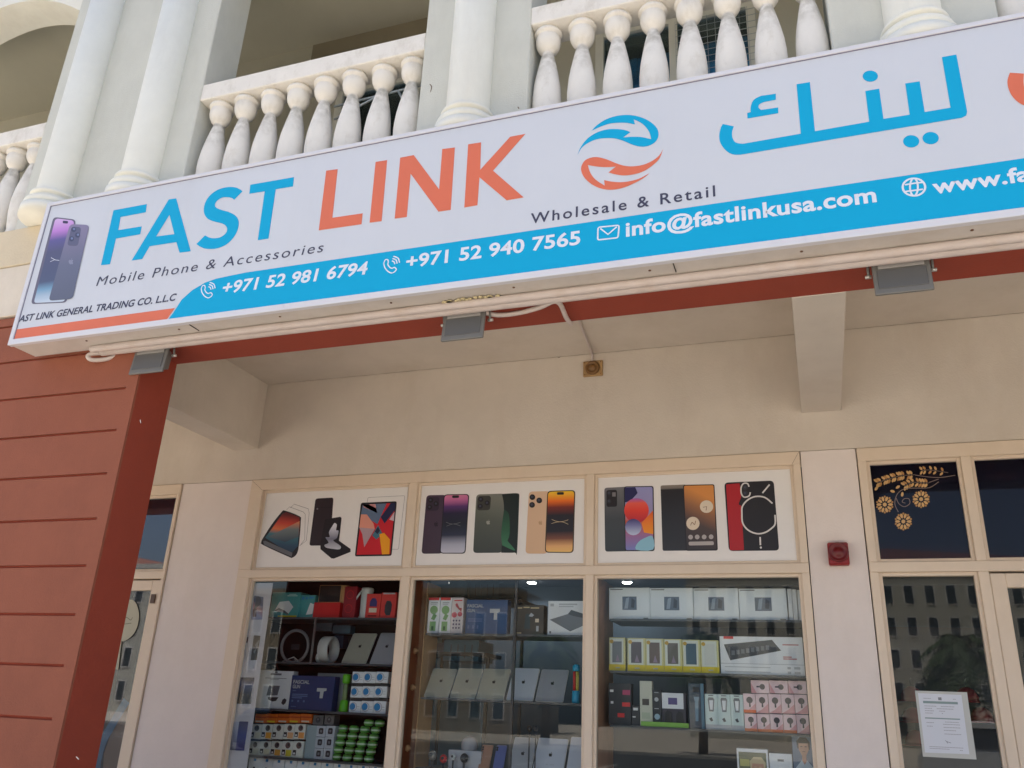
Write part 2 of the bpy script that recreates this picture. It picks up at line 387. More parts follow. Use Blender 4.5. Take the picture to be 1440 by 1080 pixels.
# balcony back wall with its openings
bw = MB()
def wall_with(x0, x1, ops):
    x = x0
    for (a, b, z0, z1) in sorted(ops):
        bw.box(x, a, 4.8, 5.0, 4.34, 6.9, OLIVE); bw.box(a, b, 4.8, 5.0, z1, 6.9, OLIVE)
        if z0 > 4.35: bw.box(a, b, 4.8, 5.0, 4.34, z0, OLIVE)
        x = b
    bw.box(x, x1, 4.8, 5.0, 4.34, 6.9, OLIVE)
OPS = [(-6.6, -5.6, 4.34, 5.7), (-3.42, -1.95, 4.34, 6.35), (-1.22, -.08, 4.34, 6.35), (1.2, 2.3, 4.34, 6.35)]
wall_with(XL, XR, OPS); bw.build('balcony_wall', B)
part('lintel_panel', -3.66, -1.85, 4.70, 4.80, 6.36, 6.80, mat('umber_grey', (150, 140, 118), .9, noise=.05))  # panel over the opening, coloured darker than the balcony wall
part('lintel_panel', -6.3, -5.62, 4.72, 4.80, 5.75, 6.1, MATS['umber_grey'])
BLUEC = mat('blue_curtain', (90, 190, 235), .8, noise=.1)
for i, (a, b, z0, z1) in enumerate(OPS):
    f = MB(); xm = (a+b)/2
    for x in (a, xm-.03, b-.06): f.box(x, x+.06, 4.79, 4.86, z0, z1, WHITE)
    f.box(a+.06, b-.06, 4.795, 4.855, z1-.06, z1, WHITE)
    fo = f.build('balcony_window', B)
    MB().box(a+.06, b-.06, 4.82, 4.826, z0, z1-.06, glassmat('balcony_glass', (.72, .85, .93), 1.5, .8) if i == 0 else MATS['balcony_glass']).build('pane', fo)
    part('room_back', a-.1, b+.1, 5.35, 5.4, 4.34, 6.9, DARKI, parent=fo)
    if i == 2: 
        c = MB()
        for j in range(22): c.box(a+.06+j*.047, a+.105+j*.047, 4.865+.01*(j % 2), 4.875+.01*(j % 2), 4.34, 6.10, BLUEC)
        c.build('curtain', fo)
# ------------------------------------------------------------------ shopfront frames
def frame_member(g, x0, x1, z0, z1): g.box(x0, x1, 5.19, 5.27, z0, z1, FRAME)
def bead(g, x0, x1, z0, z1, w=.012, y=5.205):   # slim glazing bead round an opening, set back, open in the middle
    g.box(x0-.001, x0+w, y, 5.255, z0, z1, FRAME); g.box(x1-w, x1+.001, y, 5.255, z0, z1, FRAME)
    g.box(x0+w, x1-w, y, 5.255, z1-w, z1+.001, FRAME); g.box(x0+w, x1-w, y, 5.255, z0-.001, z0+w, FRAME)
def window(xs_open, x0, x1, name, door=None):
    """xs_open: list of (left,right) glass openings between x0 and x1"""
    g = MB(); zt, z1, zb1, zb0, z0 = 3.142, 3.062, 2.472, 2.415, .42
    ow = [(a-.02, b+.02) for a, b in xs_open]
    frame_member(g, x0, x1, z1, zt)
    frame_member(g, x0, x1, zb0, zb1)
    frame_member(g, x0, x1, .02, z0-.02)
    xx = [x0]+[v for p in ow for v in p]+[x1]
    for i in range(0, len(xx), 2):
        frame_member(g, xx[i], xx[i+1], zb1, z1); frame_member(g, xx[i], xx[i+1], z0-.02, zb0)
    fo = g.build(name, B, bevel=.003)
    for i, (a, b) in enumerate(ow):
        for (q0, q1) in ((zb1, z1), (z0-.02, zb0)):
            if door == i and q1 < 2.5: continue
            h = MB(); bead(h, a, b, q0, q1, .019, 5.212); h.build('glazing_bead', fo, bevel=.002)
            if q0 < 1: MB().box(a+.017, b-.017, 5.236, 5.242, q0+.017, q1-.017, GLASS).build('pane', fo)
    return fo
W1, W2, W3 = (-3.83, -2.652), (-2.55, -1.377), (-1.285, -.095)
SW = window([W1, W2, W3], -3.956, -.031, 'display_window')
for (xa, za, xb, zb_) in ((-3.953, 3.139, -3.853, 3.064), (-.034, 3.139, -.078, 3.064)):
    MB().ribbon([(xa, za), (xb, zb_)], .0018, mat('joint_dirt', (120, 96, 74), .9), 5.1893).build('mitre_joint', SW)
RW = window([(.356, .813), (.905, 1.95), (2.05, 3.1)], .29, 3.2, 'entrance_window', door=1)
LW = window([(-6.3, -5.85), (-5.75, -4.655)], -6.4, -4.605, 'side_window', door=1)
def door(x0, x1, par, hinge):
    g = MB(); t = .075
    g.box(x0, x0+t, 5.2, 5.245, .05, 2.405, FRAME); g.box(x1-t, x1, 5.2, 5.245, .05, 2.405, FRAME)
    g.box(x0+t, x1-t, 5.2, 5.245, 2.33, 2.405, FRAME); g.box(x0+t, x1-t, 5.2, 5.245, .05, .2, FRAME)
    d = g.build('door', par, bevel=.003)
    MB().box(x0+t-.003, x1-t+.003, 5.22, 5.226, .197, 2.333, GLASS if x0 > 0 else GLASSF).build('pane', d)
    hx = x0+.035 if hinge else x1-.035
    MB().box(hx-.018, hx+.018, 5.188, 5.2, 2.235, 2.30, mat('brown_metal', (84, 62, 50), .5)).build('door_stop', d)
    MB().tube([(x0+.12 if not hinge else x1-.12, 5.16, .9), (x0+.12 if not hinge else x1-.12, 5.16, 1.3)], .012, mat('steel', (170, 170, 170), .3, 1)).build('handle', d)
door(.887, 1.968, B, False); door(-5.768, -4.637, B, False)
# dark films behind the upper panes beside the display window
for (a, b) in ((.356, .813), (.905, 1.95), (2.05, 3.1), (-6.3, -5.85), (-5.75, -4.655)):
    par = RW if a > 0 else LW
    MB().box(a-.003, b+.003, 5.232, 5.236, 2.488, 3.046, GLASSF).build('pane', par)
    MB().box(a-.003, b+.003, 5.2365, 5.24, 2.488, 3.046, NAVY).build('window_film', par)
# shop interior
part('shop_floor', XL+.2, XR-.2, 5.4, 11.8, 0, .03, mat('shop_floor_tile', (120, 112, 102), .3))
part('shop_ceiling', XL+.2, XR-.2, 5.4, 11.8, 2.95, 3.1, mat('shop_ceiling_paint', (96, 100, 110), .8))
part('shop_back_wall', XL+.2, XR-.2, 9.4, 9.5, .03, 2.95, INTW)
part('partition_wall', -4.35, -4.25, 5.4, 9.4, .03, 2.95, INTW); part('partition_wall', .1, .2, 5.4, 9.4, .03, 2.95, INTW)

# ------------------------------------------------------------------ the long shop sign
SY = 3.135
SIGNW = mat('sign_vinyl_white', (206, 210, 218), .4, noise=.015, nscale=2, bump=.5, bscale=2.2, stain=((184, 182, 184), 1.6, .22, .12))
SBLUE = mat('sign_vinyl_blue', (0, 166, 214), .5, spec=.25); SORANGE = mat('sign_vinyl_orange', (220, 112, 78), .4, noise=.03)
SDARK = mat('sign_vinyl_dark', (62, 62, 84), .4); SWT = mat('sign_vinyl_lettering', (222, 226, 236), .4)
ALUW = mat('sign_frame_white', (214, 214, 220), .35)
GAL = mat('galvanised_box_paint', (206, 199, 192), .6, noise=.08, nscale=6, stain=((186, 168, 148), 4, .45, 1))
SX0, SX1, SZ0, SZ1 = -4.166, 3.4, 3.390, 4.322
SG = thing('shop_sign', (SX0, SY, SZ0), 'long white light box shop sign with blue and orange lettering above the arcade', 'shop sign')
MB().box(SX0+.01, SX1-.01, SY+.02, 3.312, SZ0+.004, SZ1-.004, GAL).build('sign_box', SG)
MB().box(SX0+.02, SX1-.02, SY+.004, SY+.02, SZ0+.03, SZ1-.018, SIGNW).build('sign_face', SG)
g = MB(); 
g.box(SX0, SX1, SY-.004, SY+.024, SZ0, SZ0+.034, ALUW); g.box(SX0, SX1, SY-.004, SY+.024, SZ1-.022, SZ1, ALUW)
g.box(SX0, SX0+.028, SY-.004, SY+.024, SZ0+.034, SZ1-.022, ALUW); g.box(SX1-.028, SX1, SY-.004, SY+.024, SZ0+.034, SZ1-.022, ALUW)
g.build('sign_frame', SG, bevel=.0015)
g = MB(); g.box(SX0+.028, SX1-.028, SY+.0015, SY+.004, SZ1-.026, SZ1-.022, mat('shadow_gap', (120, 118, 140), .6)); g.box(SX0+.028, SX0+.032, SY+.0015, SY+.004, SZ0+.034, SZ1-.026, MATS['shadow_gap']); g.build('frame_gap', SG)
# screws and seams under the box
g = MB()
for x in [SX0+.5+.62*i for i in range(12)]: g.lathe((x, 3.20, SZ0+.001), [(.006, 0), (.006, .004)], mat('rusty_screw', (110, 80, 60), .7), 8)
g.build('screw', SG, kind='stuff')
for px_ in (860, 1148, 402): x = at(px_, 372, SY).x; MB().box(x-.03, x+.03, SY-.0065, SY-.0045, SZ0-.001, SZ0+.026, ALUW).build('frame_joint', SG, bevel=.0008)
for x in (-2.95, -.46, 2.0): MB().box(x-.002, x+.002, SY+.03, 3.24, SZ0+.0005, SZ0+.0036, GASK).build('box_seam', SG)
Y1, Y2, Y3 = SY+.0034, SY+.0028, SY+.0022
J = [at(730, 326.5, SY).z, at(1440, 219.9, SY).z, at(530, 357, SY).z]; bt = sum(J)/3
curve_px = [(304, 391.4), (288, 397), (270, 407.6), (255, 421), (246, 435), (235.6, 451.5)]
cz = [at(*p, SY) for p in curve_px]
zb = SZ0+.034
pts = [(SX1-.028, zb), (SX1-.028, bt), (at(345, 384, SY).x, bt)]+[(p.x, p.z) for p in cz]
pts[-1] = (cz[-1].x, zb)
def band(name, pts, Y, m): return MB().poly([(x, Y, z) for x, z in pts][::-1], m).build(name, SG)
off = .008
band('blue_band', pts, Y2, SBLUE)
oz = (at(22, 463.4, SY).z+at(247.8, 432, SY).z)/2
band('orange_strip', [(cz[-1].x-.01, zb), (at(247.8, 432, SY).x-.01, oz), (SX0+.032, oz), (SX0+.032, zb)], Y2, SORANGE)
def letter(tf, pts, m, Y=Y2, name='letter'): return flat(name, tf, pts, Y, m, SG)
tA = T(130, 240, 7.714); tB = T(270, 240, 9); tC = T(440, 200, 8.308); tD = T(590, 170, 7.714)
letter(tA, [(228, 430), (590, 362), (578, 452), (305, 503), (280, 645), (535, 604), (518, 690), (255, 737), (190, 1015), (92, 1025)], SBLUE)
letter(tA, [(425, 975), (828, 312), (908, 300), (1066, 874), (945, 890), (910, 775), (620, 820), (540, 958)], SBLUE).name = 'letter'
# the counter of the A is cut by building the letter as two legs and a bar
A_ = [o for o in SG.children if o.name.startswith('letter')][-1]
bpy.data.objects.remove(A_)
A2 = MB()
for q in ([(425, 975), (828, 312), (868, 306), (835, 480), (690, 714), (620, 820), (540, 958)], [(868, 306), (908, 300), (1066, 874), (945, 890), (910, 775), (888, 688), (835, 480)], [(690, 714), (888, 688), (910, 775), (620, 820)]):
    A2.poly(onp(tA, q, Y2), SBLUE)
A2.build('letter', SG)
letter(tB, segs([(640, 260), (560, 215), (450, 208), (330, 240), (230, 310), (165, 410), (150, 520), (190, 600), (270, 640), (370, 665), (425, 695), (445, 745), (420, 800), (350, 845), (270, 855), (215, 845), (165, 818)], [(165, 818), (55, 928)],
     [(55, 928), (130, 975), (220, 992), (330, 980), (440, 930), (530, 840), (580, 740), (590, 640), (550, 570), (470, 525), (380, 500), (310, 470), (290, 435), (310, 390), (370, 345), (440, 335), (500, 345), (535, 368)], [(535, 368), (640, 260)]), SBLUE)
letter(tB, [(738, 178), (1290, 82), (1278, 200), (1060, 235), (968, 860), (832, 880), (920, 262), (725, 292)], SBLUE)
letter(tC, [(155, 332), (290, 314), (228, 882), (582, 830), (568, 958), (68, 1030)], SORANGE)
letter(tC, [(732, 230), (868, 208), (803, 922), (662, 940)], SORANGE)
q1 = [tC(p) for p in [(955, 893), (1020, 180), (1178, 150)]]; q2 = [tD(p) for p in [(212, 742), (246, 305), (383, 288), (338, 965), (205, 985)]]; q3 = [tC(p) for p in [(1142, 368), (1097, 873)]]
letter(PX, q1+q2+q3, SORANGE)
letter(tD, [(527, 254), (667, 232), (658, 530), (982, 172), (1148, 140), (797, 540), (1130, 830), (945, 862), (650, 612), (628, 915), (485, 940)], SORANGE)
# swirl logo of two arrows
tE = T(800, 150, 8.307)
letter(tE, segs([(262, 283), (330, 215), (430, 150), (560, 108), (700, 97), (830, 120), (940, 170), (1020, 240), (1048, 320), (1020, 400), (950, 450), (860, 468), (760, 450), (640, 400), (540, 372), (440, 367), (330, 380), (230, 420), (150, 480), (100, 565)],
     [(100, 565), (140, 470), (220, 370), (330, 300), (450, 265), (570, 262), (660, 275), (718, 298)], [(718, 298), (632, 360)], [(632, 360), (740, 352), (850, 356), (962, 380)], [(962, 380), (935, 290), (860, 200), (757, 148)], [(757, 148), (772, 208)], [(772, 208), (680, 190), (580, 188), (470, 200), (360, 238), (262, 283)]), SBLUE, name='swirl_arrow')
letter(tE, segs([(945, 775), (870, 835), (760, 895), (640, 945), (510, 970), (390, 960), (280, 915), (190, 840), (148, 765), (145, 700), (185, 630), (260, 595), (340, 590), (440, 615), (550, 660), (640, 688), (740, 697), (860, 680), (960, 640), (1050, 575), (1100, 495)],
     [(1100, 495), (1060, 600), (990, 675), (880, 750), (760, 790), (640, 803), (540, 790), (462, 768)], [(462, 768), (548, 700)], [(548, 700), (440, 706), (330, 700), (222, 682)], [(222, 682), (250, 770), (310, 850), (418, 922)], [(418, 922), (412, 858)], [(412, 858), (500, 875), (600, 882), (700, 872), (820, 840), (945, 775)]), SORANGE, name='swirl_arrow')
# Arabic word
tF = T(1000, 90, 7.2); tG = T(1190, 60, 5.76)
ar1 = [tF(p) for p in segs([(118, 607), (230, 632)], [(230, 632), (212, 690), (218, 750), (250, 795), (320, 808)], [(320, 808), (908, 705)], [(908, 705), (865, 205)], [(865, 205), (1000, 183)], [(1000, 183), (1052, 680)])]
ar2 = [tG(p) for p in [(186, 640), (155, 392), (267, 372), (302, 617), (514, 583), (478, 330), (595, 313), (636, 562), (845, 526), (775, 117), (892, 96), (980, 560), (972, 590), (938, 608)]]
ar3 = [tF(p) for p in smooth([(300, 918), (220, 915), (150, 875), (95, 800), (82, 720), (100, 640)], 4)]
letter(PX, ar1+ar2+ar3, SBLUE, name='arabic_letter')
letter(tF, segs([(655, 300), (655, 362)], [(655, 362), (540, 385), (490, 408), (480, 440), (505, 465)], [(505, 465), (680, 440)], [(680, 440), (680, 498)], [(680, 498), (368, 552)], [(368, 552), (366, 495)], [(366, 495), (400, 487)], [(400, 487), (402, 430), (430, 365), (500, 325), (560, 315), (655, 300)]), SBLUE, name='arabic_letter')
for c, rx, ry in (((195, 271), 62, 45), ((526, 799), 66, 50), ((684, 773), 66, 50)): letter(tG, disc(c, rx, 22, ry), SBLUE, name='arabic_dot')
# the start of the next Arabic word, cut by the picture's edge
p = [tG(q) for q in segs([(1325, 243), (1305, 320), (1330, 410), (1390, 480), (1470, 515), (1560, 500)], [(1560, 500), (1620, 300)], [(1620, 300), (1540, 290)], [(1540, 290), (1530, 380), (1490, 420), (1450, 380), (1436, 320), (1440, 250)], [(1440, 250), (1325, 243)])]
letter(PX, p, SORANGE, name='arabic_letter')
# words
ptext('Mobile Phone & Accessories', PX, (135, 402), (454, 354.5), 12.3, Y2, SDARK, SG, offset=0, shear=.12, space=1.2)
ptext('Wholesale & Retail', PX, (746, 315), (1006, 275.5), 14.2, Y2, SDARK, SG, offset=.012, space=1.25)
ptext('AST LINK GENERAL TRADING CO. L.L.C', PX, (25.5, 453.5), (247, 421.7), 8.6, Y2, SDARK, SG, offset=.024, shear=.15, space=1.02)
ptext('+971 52 981 6794', PX, (312, 412), (516, 386), 15.5, Y3, SWT, SG, offset=.024, shear=.1, space=1.02)
ptext('+971 52 940 7565', PX, (570.5, 376.5), (816, 343.5), 17, Y3, SWT, SG, offset=.024, space=1.02)
ptext('info@fastlinkusa.com', PX, (880, 333), (1233, 282.5), 19, Y3, SWT, SG, offset=.028, space=1.04)
a, b = at(1312.5, 271, SY), at(1440, 253.2, SY)
text('www.fastlinkusa.com', a.x, a.x+(b.x-a.x)*2.98, (at(1323, 270.5, SY).z), .062, Y3, SWT, SG, offset=.028, space=1.04)
def pstroke(g, tf, pts, w, m, Y, n=4, closed=False):
    P = [at(*tf(p), Y) for p in (smooth(pts, n, closed) if n else pts)]
    return g.ribbon([(p.x, p.z) for p in P], w, m, Y, closed)
for tf in (T(270, 330, 5.538), None):
    g = MB(); ic = tf or (lambda p: T(520, 310, 4.5)(((p[0]-68)*.92+85, (p[1]-370)*.88+225)))
    pstroke(g, ic, [(72, 420), (78, 450), (98, 478), (125, 492), (148, 482), (158, 465), (145, 452), (128, 458), (112, 450), (100, 430), (103, 412), (98, 396), (82, 398), (72, 420)], .006, SWT, Y3)
    pstroke(g, ic, [(128, 405), (142, 412), (148, 428)], .006, SWT, Y3); pstroke(g, ic, [(132, 388), (156, 398), (164, 424)], .006, SWT, Y3); pstroke(g, ic, [(138, 372), (170, 385), (180, 418)], .006, SWT, Y3)
    g.build('telephone_icon', SG)
g = MB(); te = T(730, 240, 4.8)
pstroke(g, te, roundquad([(533, 382), (675, 368), (668, 452), (530, 468)], 14), .007, SWT, Y3, 0, True); pstroke(g, te, [(548, 390), (600, 430), (660, 378)], .007, SWT, Y3, 0)
g.build('envelope_icon', SG)
g = MB(); tg = T(1250, 210, 7.579)
pstroke(g, tg, disc((267, 402), 120, 28, 93), .008, SWT, Y3, 0, True); pstroke(g, tg, disc((267, 402), 42, 24, 92), .007, SWT, Y3-.0003, 0, True)
pstroke(g, tg, [(172, 378), (265, 362), (358, 352)], .007, SWT, Y3-.0005, 2); pstroke(g, tg, [(172, 450), (265, 438), (362, 425)], .007, SWT, Y3-.0005, 2)
g.build('globe_icon', SG)
# printed pair of phones at the sign's left end
tP = T(30, 290, 7.2)
flat('phone_picture', tP, roundquad([(325, 108), (552, 135), (460, 975), (95, 992)], 40), Y2, mat('print_edge', (104, 100, 120), .4), SG)
flat('phone_screen_picture', tP, roundquad([(345, 122), (535, 145), (440, 965), (125, 980)], 34), Y3, grad('sign_screen', [(0, (205, 215, 228)), (.1, (170, 190, 210)), (.17, (120, 160, 190)), (.26, (80, 88, 118)), (.6, (84, 84, 116)), (.74, (96, 88, 148)), (.85, (190, 130, 210)), (1, (214, 180, 226))]), SG)
flat('phone_notch_picture', tP, roundquad([(420, 146), (474, 150), (472, 176), (418, 172)], 12), Y3-.0004, mat('print_notch', (62, 48, 84), .4), SG)
g = MB(); pstroke(g, tP, [(300, 520), (345, 543), (385, 548)], .003, SWT, Y3-.0004); pstroke(g, tP, [(292, 562), (335, 543)], .003, SWT, Y3-.0004); g.build('screen_motif', SG)
flat('phone_back_picture', tP, roundquad([(492, 180), (690, 190), (520, 938), (275, 958)], 42), Y3-.0008, grad('sign_back', [(0, (96, 100, 120)), (.45, (104, 108, 132)), (.8, (128, 122, 150)), (1, (138, 128, 160))]), SG)
flat('camera_island_picture', tP, roundquad([(510, 205), (608, 212), (572, 405), (462, 398)], 34), Y3-.0012, mat('print_island', (96, 96, 124), .4), SG)
for i, c in enumerate(((530, 235), (570, 292), (508, 330))):
    g = MB(); g.poly(onp(tP, disc(c, 26, 16), Y3-.0016), mat('print_lens_ring', (66, 70, 100), .4)); g.poly(onp(tP, disc((c[0]+4, c[1]-4), 12, 12), Y3-.002), mat('print_lens', (120, 130, 168), .3)); g.build('lens_picture', SG)
def fruit(g, tf, c, s, m, Y):                  # little bitten fruit emblem
    x, y = c
    g.poly(onp(tf, segs([(x, y-s*.35), (x-s*.45, y-s*.5), (x-s*.75, y-s*.1), (x-s*.6, y+s*.5), (x-s*.25, y+s*.85), (x, y+s*.72), (x+s*.3, y+s*.85), (x+s*.6, y+s*.45)], [(x+s*.6, y+s*.45), (x+s*.38, y+s*.1), (x+s*.6, y-s*.3)], [(x+s*.6, y-s*.3), (x+s*.35, y-s*.48), (x, y-s*.35)]), Y), m)
    g.poly(onp(tf, [(x, y-s*.5), (x+s*.05, y-s*.8), (x+s*.3, y-s*1.0), (x+s*.22, y-s*.68)], Y), m)
g = MB(); fruit(g, tP, (505, 560), 34, mat('print_emblem', (140, 142, 165), .3), Y3-.0012); g.build('emblem_picture', SG)

# ------------------------------------------------------------------ conduits and lights under the sign
COND = mat('pvc_conduit', (204, 192, 186), .5, noise=.06, nscale=8, stain=((180, 150, 120), 6, .4, 1))
c = MB(); x0 = at(140, 486, 3.31).x
c.tube([(x0, 3.265, 3.372), (1.2, 3.265, 3.372), (3.3, 3.265, 3.372)], .020, COND, 14)
t_ = c.build('cable_conduit', label='straight pale double conduit running along the bottom rear edge of the sign', cat='conduit')
MB().tube([(x0+.03, 3.309, 3.370), (1.2, 3.309, 3.370), (3.3, 3.309, 3.370)], .022, COND, 14).build('rear_pipe', t_)
MB().tube(smooth([(x0+.02, 3.322, 3.372), (x0-.03, 3.30, 3.362), (x0-.045, 3.29, 3.345), (x0-.02, 3.30, 3.325), (x0+.05, 3.33, 3.335), (x0+.12, 3.36, 3.375)], 5), .012, COND, 10).build('conduit_bend', t_)
fp = [(676, 438), (700, 443), (730, 440), (760, 432), (778, 424), (788, 428)]
P = [atz(*p, 3.365) for p in fp]+[atz(796, 446, 3.372), atz(803, 456, 3.376)]
MB().tube(smooth(P, 4), .0115, COND, 10).build('flexible_conduit', label='loose bent pale conduit from the middle floodlight across the red soffit', cat='conduit')
HOUS = mat('floodlight_casing', (122, 121, 118), .5, .3, noise=.08, nscale=10, stain=((92, 84, 76), 5, .4, 1)); LENS = mat('floodlight_glass', (92, 93, 94), .35)
def flood(px0, px1, pyt, label):
    xa = at(px0, pyt, 3.33).x; xb = at(px1, pyt, 3.33).x; xc = (xa+xb)/2; w_ = (xb-xa)/2
    o = thing('floodlight', (xc, 3.40, 3.388), label, 'floodlight', 'floodlights under the shop sign')
    # local frame: s along x, t down the tilted face, n towards the street
    top = Vector((xc, 3.345, 3.378)); dn = Vector((0, -.012, -.118)).normalized(); nn = Vector((0, dn.z, -dn.y)); L = .158
    def bx(x0, x1, t0, t1, n0, n1, m, taper=0):
        vs = []
        for n_, e in ((n0, 0), (n1, taper)):
            for t__ in (t0+e, t1-e):
                for x in (x0+e, x1-e): vs.append(top+Vector((x, 0, 0))+dn*t__+nn*n_)
        return vs
    F = [(0, 1, 3, 2), (4, 6, 7, 5), (0, 4, 5, 1), (1, 5, 7, 3), (3, 7, 6, 2), (2, 6, 4, 0)]
    g = MB(); g.add(bx(-w_, w_, 0, L, -.006, .008, HOUS), F, HOUS); h = g.build('bezel', o, bevel=.003)
    g = MB(); g.add(bx(-w_+.02, w_-.02, .012, L-.035, -.045, -.006, HOUS, -.0), F, HOUS); g.build('casing', o, bevel=.005)
    g = MB(); g.add(bx(-w_+.016, w_-.016, .045, L-.024, .008, .012, LENS), F, LENS); g.build('glass', o, bevel=.002)
    g = MB(); g.add(bx(-w_+.022, w_-.022, .008, .04, .008, .014, HOUS), F, mat('reflector_strip', (146, 144, 142), .5)); g.build('top_strip', o, bevel=.002)
    for s_ in (-1, 1):
        MB().tube([Vector((xc+s_*(w_+.012), 3.36, 3.39)), Vector((xc+s_*(w_+.012), 3.372, 3.33))], .006, HOUS, 6).build('bracket_arm', o)
        MB().lathe((0, 0, 0), [(.008, -.012), (.008, .012)], mat('bright_bolt', (200, 196, 190), .3, .6), 8, axis='x').build('bolt', o, origin=(0, 0, 0)).location = Vector((s_*(w_+.014), 3.372-3.40, 3.33-3.388))
    for i in range(7): MB().add(bx(-w_+.03+i*(2*w_-.06)/6-.003, -w_+.03+i*(2*w_-.06)/6+.003, .02, L-.045, -.058, -.045, HOUS), F, HOUS).build('cooling_fin', o)
    MB().tube(smooth([(xc-.03, 3.40, 3.36), (xc-.02, 3.39, 3.345), (xc+.02, 3.36, 3.365), (xc+.05, 3.34, 3.38)], 4), .004, BLACK, 6).build('lead', o)
flood(190, 236, 490, 'grey floodlight beside the top corner of the terracotta pier')
flood(624, 682, 436, 'grey floodlight beside the loose bent conduit')
flood(1224, 1307, 361, 'grey floodlight right of the cream cross beam')

FOAM = mat('yellow_foam', (200, 188, 150), .9, noise=.2, nscale=40)
g = MB(); rnd = random.Random(5)
for i_ in range(14):
    g.lathe((-1.55+i_*.02+rnd.uniform(-.01, .01), 3.243+rnd.uniform(-.006, .006), 3.388), [(rnd.uniform(.008, .016), -.006), (.012, 0)], FOAM, 8)
g.build('foam_patch', label='dried yellow foam smeared on the sign underside above the middle floodlight', cat='foam')
# small wall fittings
o = thing('smoke_detector', (-1.32, 5.2, 3.745), 'yellowed square sensor with round cap high on the cream wall', 'detector')
YEL = mat('yellowed_plastic', (176, 142, 96), .5, noise=.15, nscale=30); YEL2 = mat('brown_stained_plastic', (128, 92, 50), .5, noise=.2, nscale=30)
MB().box(-1.388, -1.252, 5.185, 5.204, 3.75, 3.862, YEL).build('base_plate', o, bevel=.004)
MB().lathe((-1.32, 5.186, 3.806), [(.050, 0), (.050, -.012), (.046, -.02), (.034, -.022), (.032, -.016), (.022, -.016), (.018, -.03), (.002, -.032)], YEL2, 24, axis='y').build('round_cap', o)
for sx in (-1, 1):
    for sz in (-1, 1): MB().lathe((-1.32+sx*.056, 5.186, 3.806+sz*.044), [(.005, 0), (.004, -.004)], YEL2, 8, axis='y').build('screw', o)
pa = at(826, 456, 5.2)
MB().tube([(-1.325, 5.192, 3.86), (-1.325, 5.192, 3.908), (-1.32, 5.14, 3.912), (-1.27, 4.6, 3.912), (-1.2, 3.7, 3.912)], .009, COND, 8).build('detector_conduit', label='thin cream conduit feeding the yellowed sensor', cat='conduit')
REDP = mat('red_plastic', (140, 24, 26), .35); a = at(1163, 765, 5.2); b = at(1195, 796, 5.2)
o = thing('alarm_sounder', ((a.x+b.x)/2, 5.2, b.z), 'dark red square alarm sounder on the plaster strip between two windows', 'alarm')
MB().box(a.x, b.x, 5.15, 5.206, b.z, a.z, REDP).build('casing', o, bevel=.007)
cc = ((a.x+b.x)/2, 5.151, (a.z+b.z)/2+.006)
MB().lathe(cc, [(.056, .001), (.056, -.012), (.049, -.016), (.043, -.006), (.028, -.004), (.022, -.012), (.001, -.014)], mat('red_plastic_dark', (104, 14, 18), .3), 28, axis='y').build('horn', o)
# odd bits on the balconies
a = at(306, 110, 3.40)
g = MB(); g.prism([(a.x-.05, 3.40, 5.191), (a.x+.045, 3.40, 5.191), (a.x+.055, 3.40, 5.232), (a.x+.01, 3.40, 5.24), (a.x-.03, 3.40, 5.226)], (0, .07, 0), mat('pinkish_stone', (196, 150, 126), .9, noise=.2, nscale=30)); g.build('stone_chip', label='small pinkish stone chip left on the balcony rail end', cat='stone', bevel=.004)
a = at(551, 182, 4.0)
g = MB()
for i in range(5): g.tube(smooth([(a.x-.06+.028*i, 4.0+.012*(i % 2), 4.70), (a.x-.05+.028*i, 4.0, 4.9), (a.x-.03+.012*i, 4.0, 5.04)], 4), [.03, .03, .028, .026, .022, .02, .018, .016, .014], mat('magenta_cloth', (150, 40, 110), .9, noise=.2))
g.build('hanging_cloth', label='magenta cloth hanging behind the balusters of the middle left balcony', cat='cloth')
g = MB(); WIRE = mat('drying_rack_wire', (190, 196, 196), .4, .4)
q = [at(475, 167, 4.0), at(600, 118, 4.0), at(508, 148, 4.0), at(560, 190, 4.0)]
o = thing('drying_rack', (q[0].x+.3, 4.0, 4.34), 'white wire drying rack standing behind the balusters', 'drying rack')
for (p1, p2) in (((470, 150), (600, 118)), ((470, 168), (545, 128)), ((505, 146), (480, 215)), ((560, 128), (590, 185))):
    u, v = at(*p1, 4.0), at(*p2, 4.0); MB().tube([u, v], .008, WIRE, 6).build('rod', o)
for x in (q[0].x, q[0].x+.7): MB().tube([(x, 4.0, 4.34), (x, 4.02, 4.95)], .008, WIRE, 6).build('leg', o)
# safety mesh on the right balcony
x0, x1 = -.62, -.02; g = thing('safety_mesh', (x0, 4.7, 4.34), 'pale wire safety mesh across the right balcony window', 'mesh')
mm = MB()
for i in range(12): mm.box(x0+i*(x1-x0)/11-.0015, x0+i*(x1-x0)/11+.0015, 4.699, 4.702, 4.34, 6.2, WIRE)
for i in range(34): mm.box(x0, x1, 4.7025, 4.7055, 4.36+i*.055-.0015, 4.36+i*.055+.0015, WIRE)
mm.build('wire', g, kind='stuff')

